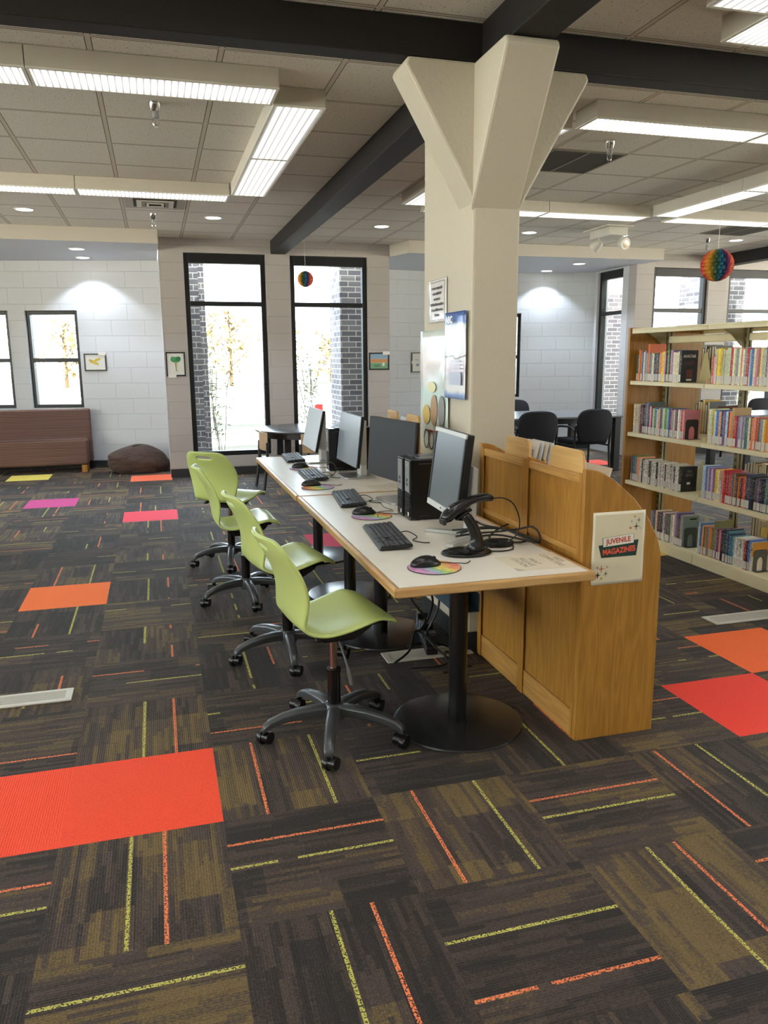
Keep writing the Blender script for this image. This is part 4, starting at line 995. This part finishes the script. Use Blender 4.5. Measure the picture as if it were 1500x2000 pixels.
q2, y = row(NB, 'second', 4.70, 3.86, S('cey', .02, .235)+[('l',.018,.23),('b',.03,.235)]+S('Envl', .02, .235)+[('m',.018,.23),('o',.022,.235),('a',.024,.262),('r',.028,.205)]+S('vsisstcSohoSsc', .018, .21)+S('yohoEpcchsEkzkSkzzkzkS', .0175, .215), .22, 0)
q3, y = row(NB, 'third', 4.715, 3.98, [('l',.03,.235),('b',.012,.23)]+S('ivivyc', .022, .225)+[('w',.018,.15)]+S('prrmrvaB', .02, .225)+S('oBro', .018, .20)+[('n',.02,.23)]+S('SnkSvnkktSSs', .021, .22)+[('L',.022,.19),('k',.03,.235)], .22, 0)
q4, y = row(NB, 'bottom', 4.715, 4.17, S('lb', .02, .225)+S('hBasoO', .021, .21)+[('O',.026,.275)]+S('vmpk', .02, .215)+[('n',.024,.23),('t',.02,.22)]+S('nbtlwzzzwzrkbzw', .0165, .20)+[('o',.03,.20)], .21, 0)
# taller books standing behind, facing the other aisle
for (sh, y0, n_, h, bay, codes) in (('top', 5.42, 6, .27, FB, 'kSkBSk'), ('second', 5.45, 6, .245, FB, 'SkyysS'), ('second', 4.60, 7, .22, NB, 'BSkmBkS'), ('third', 4.85, 12, .22, NB, 'kSkBcBckBSaB'), ('top', 4.72, 5, .25, NB, 'BSkBS'), ('bottom', 4.72, 20, .23, NB, 'mBcacBakkwkScBkScwBm')):
    yy = y0
    for k in range(n_):
        th = .022+.012*rb.random()
        o = book_mesh(th-.001, h*(1+rb.uniform(-.08, .08)), .15, .055).build('book', [spine_mat(codes[k % len(codes)]), PAGE, LABEL]); yy -= th
        o.location = (4.33, yy, SH[sh]+.0005); o.rotation_euler.z = PI
        tag(o, '%s book facing the other aisle, %s from far end, %s shelf, %s' % (CN[codes[k % len(codes)]][0], ORD[k], sh, bay), 'book', 'books on the far face of the bookcase')
# cover prints on the end books (their front covers face the viewer)
def cover(o, parts):
    me = o.data; ys = min(v.co.y for v in me.vertices)
    for kind, *a in parts:
        if kind == 'text':
            body, size, col, x, z, sx = a
            text('title', body, size, flat(col, .4), o, face_mat((x, ys-.0006, z), (1,0,0), (0,0,1)), .0003, sx=sx, bold=.0005)
        else:
            x0, x1, z0, z1, col = a; MB().box(x0, x1, ys-.0012, ys-.0002, z0, z1).build('cover_print', flat(col, .35), o)
AV['label'] = 'black covered book with white title, last on the top shelf of the far bay'
cover(AV, [('text','AVATAR',.03,'#e6e2da',.07,.19,.95), ('box',.03,.11,.125,.155,'#43242c'), ('box',.045,.10,.035,.095,'#5a2a1c'), ('box',.05,.095,.012,.026,'#d8d4c8')])
r2[-1]['label'] = 'pink covered book with red title, last on the second shelf of the far bay'
cover(r2[-1], [('box',.006,.132,.09,.205,'#d98a98'), ('text','THE\nBABY-SITTERS\nCLUB',.016,'#a82c3c',.068,.16,.95)])
r3[-1]['label'] = 'black covered book with grey title, last on the third shelf of the far bay'
cover(r3[-1], [('text','the\nBAD',.032,'#7d7d70',.07,.14,1.0), ('box',.05,.08,.055,.072,'#d9d6cc'), ('box',.045,.10,.012,.04,'#3a1f22')])
r4[-1]['label'] = 'grey green covered book with dark title, last on the bottom shelf of the far bay'
cover(r4[-1], [('box',.004,.138,.008,.232,'#7f8b80'), ('text','THE TOY\nBREAKER',.024,'#23312f',.072,.175,.9), ('box',.06,.12,.205,.215,'#c9b85c')])
q3[-1]['label'] = 'black covered book with red lettering, last on the third shelf of the nearer bay'
cover(q3[-1], [('box',.03,.11,.15,.2,'#7a2030')])
q4[-1]['label'] = 'orange covered book with white title, last on the bottom shelf of the nearer bay'
cover(q4[-1], [('box',.004,.134,.10,.195,'#c98a2c'), ('text','DOG MAN',.026,'#efe6d0',.07,.165,.95), ('box',.02,.12,.02,.095,'#d8cdb4')])
def bookend(x, y, shelf, col, label, pale=False):
    t = thing('bookend', label, 'bookend', (x, y, SH[shelf]+.0006)); c = flat(col, .4, .3)
    o = [(0,0),(.11,0),(.11,.125),(.105,.138),(.094,.145),(.016,.145),(.005,.138),(0,.125)]
    if pale: o = [(0,0),(.12,0),(.07,.21),(.062,.218),(.05,.218),(.042,.21)]
    ih = [(.03+.025*(1+math.cos(PI-PI*k/10)), .055+.04*math.sin(PI*k/10)) for k in range(11)]
    if pale: MB().prism(o, 'y', -.001, .001).build('upright_plate', c, t)
    else:
        MB().prism([(0,0),(.03,0)]+[(.03,.055)]+ih[1:6]+[(.055,.145),(.016,.145),(.005,.138),(0,.125)], 'y', -.001, .001).build('upright_plate', c, t)
        MB().prism([(.08,0),(.11,0),(.11,.125),(.105,.138),(.094,.145),(.055,.145)]+ih[5:10]+[(.08,.055)], 'y', -.001, .001).build('upright_plate', c, t)
    MB().box(.03,.08,.001,.006,-.0003,.0006).box(0,.11,-.04,-.001,0,.0012).build('base_plate', c, t)
ymin = lambda o: o.location.y - (max(v.co.y for v in o.data.vertices))
bookend(3.745, ymin(r2[-1])-.004, 'second', '#3e3b36', 'dark arched bookend at the pink book on the second shelf')
bookend(3.745, ymin(r4[-1])-.004, 'bottom', '#4a4f4a', 'dark arched bookend at the grey green book on the bottom shelf')
bookend(3.745, ymin(q4[-1])-.004, 'bottom', '#4a4740', 'dark arched bookend at the orange book on the bottom shelf')
bookend(3.745, ymin(q3[-1])-.004, 'third', '#4a4740', 'dark bookend on the third shelf at the photo edge')
bookend(3.885, ymin(AV)+.0, 'top', '#c3b98a', 'pale tapered bookend behind the black covered book on the top shelf', True)
bookend(3.885, ymin(r3[-1])+.05, 'third', '#cfc8a8', 'pale tapered bookend rising behind the black and white books', True)
bookend(3.885, ymin(r4[-1])-.0, 'bottom', '#cfc8a8', 'pale tapered bookend behind the grey green book on the bottom shelf', True)
t = thing('paper_bag', 'brown paper bag with handles standing between the bays on the second shelf', 'bag', (4.0, 4.84, .891))
MB().prism([(-.02,0),(.10,0),(.12,.25),(-.05,.24)], 'y', -.04, .05).build('sack', flat('#7a4a34', .7), t, bevel=.006)
MB().tube(spline([(-.03,-.02,.20),(0,-.045,.10),(.04,-.05,.02),(.05,-.05,.004)], 16), .003, 6).build('handle', BLK2, t, smooth=180)

# ------------------------------------------------------------------ sofa, bean bag, framed drawings
def stripes():
    t = NT('striped_upholstery'); p = t.sep(t.obj())
    u = t.math('ADD', p[2], t.math('MULTIPLY', p[1], -1.0))
    n = t.noise(t.comb(t.math('MULTIPLY', p[0], .6), 0.0, t.math('MULTIPLY', u, 60)), 1.0, 2)
    f = t.math('ABSOLUTE', t.math('SINE', t.math('MULTIPLY', u, 150)))
    f = t.math('ADD', t.math('MULTIPLY', f, .45), t.math('MULTIPLY', n, .6))
    return t.pbr(t.ramp(f, [(.25, srgb('#45302a')), (.5, srgb('#664b42')), (.75, srgb('#7d6056'))]), .85)
STR = stripes()
so = thing('sofa', 'brown striped bench sofa under the small windows at left', 'sofa', (-1.9, 11.42, 0))
MB().box(-1.1, .96, -.13, .12, .10, .455).build('seat', STR, so, bevel=.035, seg=4)
MB().box(-1.1, 1.0, .121, .245, .12, .845).build('backrest', STR, so, bevel=.03, seg=4)
for x in (.90, -1.0):
    for y in (-.10, .20): MB().box(x-.035, x+.035, y-.03, y+.03, .001, .119 if y > 0 else .10).build('leg', OAK, so, bevel=.004)
bb = thing('bean_bag', 'dark brown plush bean bag slumped in the corner by the pilaster', 'bean bag', (-.30, 11.12, 0))
rn = random.Random(4)
def plush():
    t = NT('plush_brown'); n = t.noise(t.n('ShaderNodeMapping', ins={'Vector': t.obj(), 'Scale': (7, 7, 16)}).outputs[0], 1.0, 4, .6)
    return t.pbr(t.mix(n, srgb('#2c1d16'), srgb('#5a4234')), .75, 0, t.bump(n, .05, .9), Sheen_Weight=.08)
def lump(q, d):
    z = max(q.z, .002); w = 1+.05*math.sin(5*math.atan2(d.y, d.x)+1)+.03*math.sin(9*d.z+3*d.x)
    return Vector((q.x*w - .04*d.z, q.y*w, z*(1+.06*math.sin(4*d.x+2*d.y))))
MB().blob((0,0,.13), (.405,.27,.235), 40, 22, lump).build('cover', plush(), bb, smooth=180, sub=1)
MB().tube(spline([(-.05,-.06,.352),(.05,-.03,.362),(.14,.02,.345),(.22,.06,.30)], 16), .012, 8).build('seam', flat('#2a1c16', .8), bb, smooth=180)
def picture(M, w, h, draw, label, tagpos):
    t = thing('framed_drawing', label, 'picture', M.translation)
    t.matrix_world = M
    f = .016
    MB().box(-w,w,-.018,-.002,-h,-h+f).box(-w,w,-.018,-.002,h-f,h).box(-w,-w+f,-.018,-.002,-h+f,h-f).box(w-f,w,-.018,-.002,-h+f,h-f).build('frame', BLK, t, bevel=.002)
    MB().box(-w+f,w-f,-.008,-.004,-h+f,h-f).build('paper', flat('#dcdad2', .6), t)
    for k, (pts, c) in enumerate(draw): MB().prism(pts, 'y', -.0095-.0004*k, -.0085-.0004*k).build('drawing', flat(c, .7), t)
    a, b = tagpos; MB().box(a-.05,a+.05,-.021,-.0185,b-.022,b+.022).build('caption_card', flat('#e2dfd6', .6), t)
def circ(x, z, a, b, n=18, rot=0): return [(x+a*math.cos(2*PI*k/n)*math.cos(rot)-b*math.sin(2*PI*k/n)*math.sin(rot), z+a*math.cos(2*PI*k/n)*math.sin(rot)+b*math.sin(2*PI*k/n)*math.cos(rot)) for k in range(n)]
def on_wall(o, xdir): 
    x = Vector((xdir[0], xdir[1], 0)); y = Vector((-x.y, x.x, 0)); return Matrix(((x.x, y.x, 0, o[0]), (x.y, y.y, 0, o[1]), (0, 0, 1, o[2]), (0, 0, 0, 1)))
YEL = '#c9b04c'
picture(on_wall((-.785, 11.699, 1.468), (cs, -sn)), .15, .118, [(circ(-.02,0,.075,.022,18,-.45), YEL), (circ(.03,.035,.05,.018,14,.35), YEL), (circ(-.06,.02,.03,.008,10,-.9), '#b0922f')], 'framed child drawing of a yellow bird on the niche wall by the sofa', (.10, .115))
picture(on_wall((.255, 10.419, 1.44), (1, 0)), .118, .15, [(circ(.0,.055,.062,.035), '#3f8a58'), (circ(-.03,.07,.03,.025), '#4a9a62'), (circ(.035,.07,.03,.025), '#357a4c'), ([(-.012,.03),(.012,.03),(.008,-.07),(.022,-.09),(.0,-.085)], '#9aa04c')], 'framed child drawing of a green tree on the pilaster left of the tall window', (-.05, -.145))
picture(on_wall((2.925, 10.419, 1.455), (1, 0)), .14, .115, [([(-.12,-.02),(.12,-.02),(.12,-.098),(-.12,-.098)], '#7aa07c'), ([(-.12,-.018),(.12,-.018),(.12,.03),(-.12,.03)], '#c98f5c'), ([(-.12,.032),(.12,.032),(.12,.098),(-.12,.098)], '#8aa6b8'), (circ(.06,-.04,.02,.026), '#dcd8ce'), (circ(-.03,-.06,.05,.018), '#5d8a66')], 'framed child landscape with green and orange bands right of the second tall window', (.10, .108))
dd = (p1-p0).normalized()
picture(on_wall((4.03, 11.98, 1.425), dd), .15, .155, [(circ(.05,.04,.035,.03), '#4c78b4'), (circ(-.04,-.04,.03,.018), '#6c90c0'), (circ(.03,-.02,.03,.014), '#c98878'), (circ(-.05,.04,.04,.005), '#7d93b4')], 'framed child drawing of blue fish in the right niche beside the column', (-.1, .0))

# ------------------------------------------------------------------ round table with small chairs by the windows
rt_ = thing('round_table', 'low round black table beside the tall windows', 'table', (1.78, 9.62, 0))
MB().lathe([(.645,.635),(.655,.645),(.655,.655),(.645,.66)], 56).build('tabletop', flat('#4a4a4e', .25), rt_, smooth=30)
MB().lathe([(.56,.56),(.56,.634)], 40).build('apron', flat('#15151c', .4), rt_, smooth=30)
for a in (0, 1, 2, 3):
    x, y = .44*math.cos(PI/4+a*PI/2), .44*math.sin(PI/4+a*PI/2); MB().box(x-.04,x+.04,y-.04,y+.04,.001,.56).build('leg', flat('#15151c', .4), rt_, bevel=.006)
PLY = wood('plywood_tan', '#a8896a', '#c7a987', 'z', .6, .35)
def wood_chair(label):
    t = thing('wooden_chair', label, 'chair', (0, 0, 0), 0, 'small plywood chairs at the round table')
    m = MB(); n = 9; F = []
    for i in range(n):
        y = -.17+.34*i/(n-1); d = .02*(1-(y/.17)**2)
        F.append((y, d))
    pts = [(-.17-d*1.0, y) for y, d in F]+[(-.158-d, y) for y, d in F[::-1]]
    Bm = Matrix.Translation((-.02, 0, 0)) @ Matrix.Shear('XY', 4, (-.12, 0)) if False else Matrix.Identity(4)
    m.prism(pts, 'z', .45, .665); m.build('backrest', PLY, t, smooth=40, bevel=.005)
    MB().box(-.15,.18,-.17,.17,.345,.36).build('seat', PLY, t, bevel=.008)
    for y in (-.175, .175):
        MB().tube([(-.22,y,.001),(-.17,y,.34),(-.165,y,.55)],   .018, 8).build('leg', BLK, t, smooth=60)
        MB().tube([(.19,y,.001),(.17,y,.34)],   .018, 8).build('leg', BLK, t, smooth=60)
        MB().tube([(.17,y,.335),(-.17,y,.335)], .010, 8).build('seat_rail', BLK, t, smooth=60)
    return t
wc = wood_chair('small plywood chair with black legs at the left of the round table')
wc.location = (1.33, 9.22, 0); wc.rotation_euler.z = R(8)
dup(wc, (2.08, 9.93, 0), R(228), 'small plywood chair behind the round table, against the windows')
dup(wc, (1.72, 8.86, 0), R(82), 'small plywood chair on the near side of the round table behind the last monitor')

# ------------------------------------------------------------------ study table and navy chairs in the right niche
NAVY = flat('#070914', .8); DKT = flat('#0e0f13', .4); TTOP = flat('#77787c', .25)
def study_table(x0, x1, y0, y1, label):
    t = thing('study_table', label, 'table', ((x0+x1)/2, (y0+y1)/2, 0)); L, W = (x1-x0)/2, (y1-y0)/2
    MB().box(-L,L,-W,W,.71,.735).build('tabletop', [TTOP], t, bevel=.006)
    MB().box(-L+.05,L-.05,-W+.05,-W+.075,.64,.709).box(-L+.05,L-.05,W-.075,W-.05,.64,.709).box(-L+.05,-L+.075,-W+.08,W-.08,.64,.709).box(L-.075,L-.05,-W+.08,W-.08,.64,.709).build('apron', DKT, t)
    for sx in (-1, 1):
        for sy in (-1, 1): MB().box(sx*(L-.06)-.045, sx*(L-.06)+.045, sy*(W-.06)-.045, sy*(W-.06)+.045, .001, .709).build('leg', DKT, t, bevel=.006)
study_table(4.12, 5.88, 9.08, 10.36, 'large dark study table in the right niche')
study_table(7.35, 9.1, 8.5, 9.3, 'dark study table seen through the bookcase')
def navy_chair(label, group='navy padded chairs at the study tables'):
    t = thing('padded_chair', label, 'chair', (0, 0, 0), 0, group)
    o = spline([(-.20,.44),(-.235,.56),(-.25,.70),(-.225,.80),(-.15,.85),(0,.862),(.15,.85),(.225,.80),(.25,.70),(.235,.56),(.20,.44)], 33)
    m = MB(); cols = []
    for dx, k in ((-.235, .94), (-.255, 1), (-.275, 1), (-.295, .93)):
        cols.append([m.b.verts.new((dx - .10*(z-.45) + .25*(y*k)**2, y*k, .65+(z-.65)*k)) for y, z in o])
    for A, B in zip(cols, cols[1:]):
        for i in range(len(o)): m.face([A[i], A[(i+1) % len(o)], B[(i+1) % len(o)], B[i]])
    m.face(cols[0][::-1]); m.face(cols[-1])
    m.build('backrest', NAVY, t, smooth=60)
    MB().box(-.22,.25,-.24,.24,.41,.475).build('seat', NAVY, t, bevel=.025, seg=3)
    for y in (-.255, .255):
        MB().tube([(.22,y,.001),(.21,y,.40)], .015, 8).build('leg', DKT, t, smooth=60)
        MB().tube([(-.27,y,.001),(-.23,y,.40),(-.26,y,.66)], .015, 8).build('leg', DKT, t, smooth=60)
        MB().tube([(.21,y,.395),(-.23,y,.395)], .012, 8).build('seat_rail', DKT, t, smooth=60)
        MB().tube(spline([(-.25,y,.58),(-.15,y+.01*(1 if y > 0 else -1),.63),(.05,y,.63),(.17,y,.60),(.20,y,.42)], 14), .014, 8).build('armrest', DKT, t, smooth=60)
    return t
nc = navy_chair('dark navy padded chair at the study table, right one with its back to us')
nc.location = (5.20, 8.95, 0); nc.rotation_euler.z = R(93)
dup(nc, (4.40, 8.82, 0), R(84), 'dark navy padded chair at the study table, half hidden by the column')
dup(nc, (5.22, 10.75, 0), R(-92), 'dark navy padded chair across the study table against the niche wall')
dup(nc, (7.85, 9.62, 0), R(-90), 'dark navy chair seen through the bookcase left of its steel upright')
dup(nc, (8.82, 9.66, 0), R(-92), 'dark navy chair seen through the bookcase right of its steel upright')
# low table whose corner shows at the left edge
lt = thing('low_table', 'white topped low oak table whose rounded corner shows at the left photo edge', 'table', (-1.745, 6.35, 0))
MB().prism([(-.5,-.45),(.44,-.45),(.48,-.43),(.5,-.39),(.5,.39),(.48,.43),(.44,.45),(-.5,.45)], 'z', .405, .43).mat(1).prism([(-.48,-.43),(.43,-.43),(.475,-.38),(.475,.38),(.43,.43),(-.48,.43)], 'z', .4305, .434).build('tabletop', [OAKY, flat('#d8d6cc', .4)], lt)
for sx in (-.42, .30):
    for sy in (-.36, .36): MB().tube([(sx,sy,.001),(sx,sy,.404)], .045, 16).build('leg', OAK, lt, smooth=40)

# ------------------------------------------------------------------ hanging honeycomb balls
def ballmat():
    t = NT('rainbow_tissue'); o = t.sep(t.obj())
    a = t.math('DIVIDE', t.math('ARCTAN2', o[1], o[0]), 2*PI); u = t.math('FRACT', t.math('ADD', t.math('MULTIPLY', a, 2.0), .5))
    st_ = [(0, '#c22848'), (.16, '#e0603c'), (.3, '#e8a83c'), (.42, '#7a7a2c'), (.52, '#1f5d50'), (.62, '#1f6f92'), (.72, '#3a2a60'), (.82, '#c84a6c'), (.9, '#ee9c5c'), (.97, '#d8403c')]
    return t.pbr(t.ramp(u, [(p, srgb(c)) for p, c in st_]), .7, Subsurface_Weight=.0)
BALLM = ballmat()
def ball(x, y, z, rad, rz_, label):
    t = thing('honeycomb_ball', label, 'paper decoration', (x, y, z), R(rz_), None)
    m = MB(); NP, NT_ = 18, 48; seg = NP*4
    def fn(q, d):
        ph = math.atan2(d.y, d.x); th = math.acos(max(-1, min(1, d.z)))
        k = .5+.5*math.cos(NP*ph + PI*(int(th/PI*13) % 2))
        f = .76+.24*k; return Vector((q.x*f, q.y*f, q.z))
    m.blob((0,0,0), (rad, rad, rad*.98), seg, NT_, fn).build('tissue_ball', BALLM, t, smooth=20)
    MB().tube([(0,0,rad*.97),(0,0,2.9705-z)], .0022, 6).build('string', flat('#d8d5cc', .6), t)
    MB().lathe([(.012,rad*.96),(.012,rad*1.0)], 12).build('top_disc', PAPER, t)
ball(4.735, 6.0, 2.267, .138, 50, 'rainbow honeycomb paper ball hanging at right above the bookcase')
ball(1.772, 9.5, 2.42, .094, 60, 'small rainbow honeycomb paper ball hanging before the tall window')

# ------------------------------------------------------------------ outdoors
def ground():
    t = NT('outdoor_ground'); n = t.noise(t.n('ShaderNodeMapping', ins={'Vector': t.pos(), 'Scale': (.10, .55, 1)}).outputs[0], 1.0, 4, .6)
    return t.pbr(t.ramp(n, [(.40, srgb('#2b271d')), (.50, srgb('#4a4436')), (.62, srgb('#8c887c'))]), .9)
struct(MB().box(-90, 120, 13.3, 140, -.45, -.25).box(-8.3, 120, 10.63, 13.299, -.45, -.25).build('outdoor_ground', ground()))
def pier(x0, x1, y0, y1, name='trim_4'): struct(MB().box(x0, x1, y0, y1, -.24, 3.6).build(name, BRICK), 'grey brick pier outside the windows')
pier(.43, .62, 11.1, 11.49, 'trim_4'); pier(.42, .735, 11.7, 12.1, 'trim_5'); pier(2.53, 2.87, 11.0, 11.68, 'trim_6'); pier(7.4, 8.7, 13.2, 13.6, 'trim_7'); pier(8.75, 9.46, 11.25, 12.0, 'trim_8')
BARK = flat('#5a4c34', .9); LEAF = flat('#857650', .9)
rt3 = random.Random(21)
for k in range(20):
    x = -8+k*2.6+rt3.uniform(-.8, .8); y = 58+rt3.uniform(-6, 6); h = rt3.uniform(3.6, 5.2)
    t = thing('bare_tree', 'sunlit bare tree in the hazy tree line far outside the tall windows', 'tree', (x, y, -.25), 0, 'tree line far outside')
    m = MB().tube([(0,0,0),(.05,0,h*.5),(0,.05,h)], [.13,.09,.03], 6)
    for b in range(9):
        z = h*(.25+.075*b); a = rt3.uniform(0, 6.28); L = (h-z)*.6+.3
        m.tube([(0,0,z),(math.cos(a)*L*.6,math.sin(a)*L*.6,z+L*.5),(math.cos(a)*L,math.sin(a)*L,z+L)], [.05,.03,.012], 5)
    m.build('trunk', BARK, t)
    c = MB()
    for b in range(320):
        a = rt3.uniform(0, 6.28); r_ = rt3.uniform(.1, 1.5); z = h*rt3.uniform(.15, 1.0); s = rt3.uniform(.12, .34)
        c.poly([(r_*math.cos(a)+rt3.uniform(-s, s), r_*math.sin(a)+rt3.uniform(-s, s), z+rt3.uniform(-s, s)) for _ in range(3)])
    c.build('twigs', LEAF, t)
def shrub(x, y, h, label, seed):
    q = random.Random(seed); t = thing('shrub', label, 'shrub', (x, y, -.25))
    m = MB(); lf = MB()
    for s in range(6):
        P = [(0, 0, 0)]; dx, dy = q.uniform(-.3, .3), q.uniform(-.1, .1)
        for k in range(1, 6): P.append((dx*k/5+q.uniform(-.05, .05), dy*k/5+q.uniform(-.05, .05), h*k/5*q.uniform(.8, 1.0)))
        m.tube(spline(P, 14), .0045, 5)
        for l in range(60):
            u = q.uniform(.3, 1); p = spline(P, 20)[int(u*19)]; c_ = Vector(p)+Vector((q.uniform(-.1, .1), q.uniform(-.1, .1), q.uniform(-.06, .06)))
            a = q.uniform(0, 6.28); d = Vector((math.cos(a), math.sin(a), q.uniform(-.5, .5)))*.045; e = Vector((-math.sin(a), math.cos(a), .3))*.014
            lf.poly([c_-d, c_+e, c_+d, c_-e])
    m.build('stems', flat('#6b6456', .8), t); lf.build('leaves', flat('#62653f', .7), t)
shrub(.93, 12.6, 2.3, 'thin leafy shrub outside beside the left brick pier', 3)
shrub(2.35, 12.4, 2.2, 'thin leafy shrub outside beside the right brick pier', 8)
shrub(11.2, 13.2, 2.0, 'leafy shrub outside the windows behind the bookcase', 12)
car = thing('car', 'white parked car outside the second tall window, its red tail light showing', 'car', (5.1, 15.6, -.25))
MB().prism([(-2.15,.35),(-2.2,.62),(-2.1,.95),(-1.55,1.0),(-1.0,1.42),(.5,1.44),(1.15,1.02),(2.0,.9),(2.2,.6),(2.15,.35)], 'y', -.85, .85).build('body', flat('#e4e4e2', .25), car, bevel=.06, seg=3)
MB().prism([(-1.55,1.0),(-1.02,1.37),(-.45,1.39),(-.45,1.0)], 'y', -.875, -.853).prism([(-.38,1.0),(-.38,1.39),(.48,1.39),(1.0,1.02)], 'y', -.875, -.853).build('side_window', flat('#4f8f98', .1), car)
MB().box(-2.225,-2.08,-.88,-.66,.74,.9).build('tail_light', flat('#c8281c', .2), car, bevel=.02)
for x in (-1.35, 1.35):
    for y in (-.84, .84): MB().tube([(x,y-.1,.33),(x,y+.1,.33)], .33, 24).build('wheel', BLK2, car, smooth=40)

# ------------------------------------------------------------------ light from outside
w = bpy.data.worlds.new('sky'); SC.world = w; w.use_nodes = True; nt = w.node_tree; nt.nodes.clear()
o_ = nt.nodes.new('ShaderNodeOutputWorld'); b_ = nt.nodes.new('ShaderNodeBackground'); nt.links.new(b_.outputs[0], o_.inputs[0])
tc = nt.nodes.new('ShaderNodeTexCoord'); sp = nt.nodes.new('ShaderNodeSeparateXYZ'); nt.links.new(tc.outputs['Generated'], sp.inputs[0])
def wramp(src, lo, hi, a, b):
    mr = nt.nodes.new('ShaderNodeMapRange'); mr.inputs[1].default_value = lo; mr.inputs[2].default_value = hi; nt.links.new(src, mr.inputs[0])
    rp = nt.nodes.new('ShaderNodeValToRGB'); rp.color_ramp.elements[0].color = a; rp.color_ramp.elements[1].color = b
    nt.links.new(mr.outputs[0], rp.inputs[0]); return rp.outputs[0]
hz = wramp(sp.outputs[1], -.6, .6, (1, .94, .85, 1), (.76, .88, 1, 1))            # warmer toward the sun behind the viewer, blue ahead
gr = wramp(sp.outputs[2], -.04, .04, (1, .95, .86, 1), (.5, .5, .5, 1))         # glow added below the horizon to light the ceiling, as sunlit pavement would
mx = nt.nodes.new('ShaderNodeMix'); mx.data_type = 'RGBA'; mx.blend_type = 'MULTIPLY'; mx.inputs[0].default_value = 1
nt.links.new(hz, mx.inputs[6]); nt.links.new(gr, mx.inputs[7])
nt.links.new(mx.outputs[2], b_.inputs[0]); b_.inputs[1].default_value = 13.0
su = bpy.data.lights.new('sun', 'SUN'); su.energy = 9; su.color = (1, .93, .8); su.angle = R(1)
sun = bpy.data.objects.new('sun', su); COL.objects.link(sun); sun.rotation_euler = Vector((.02, .9, -.5)).to_track_quat('-Z', 'Y').to_euler()
SC.view_settings.exposure = 0.95
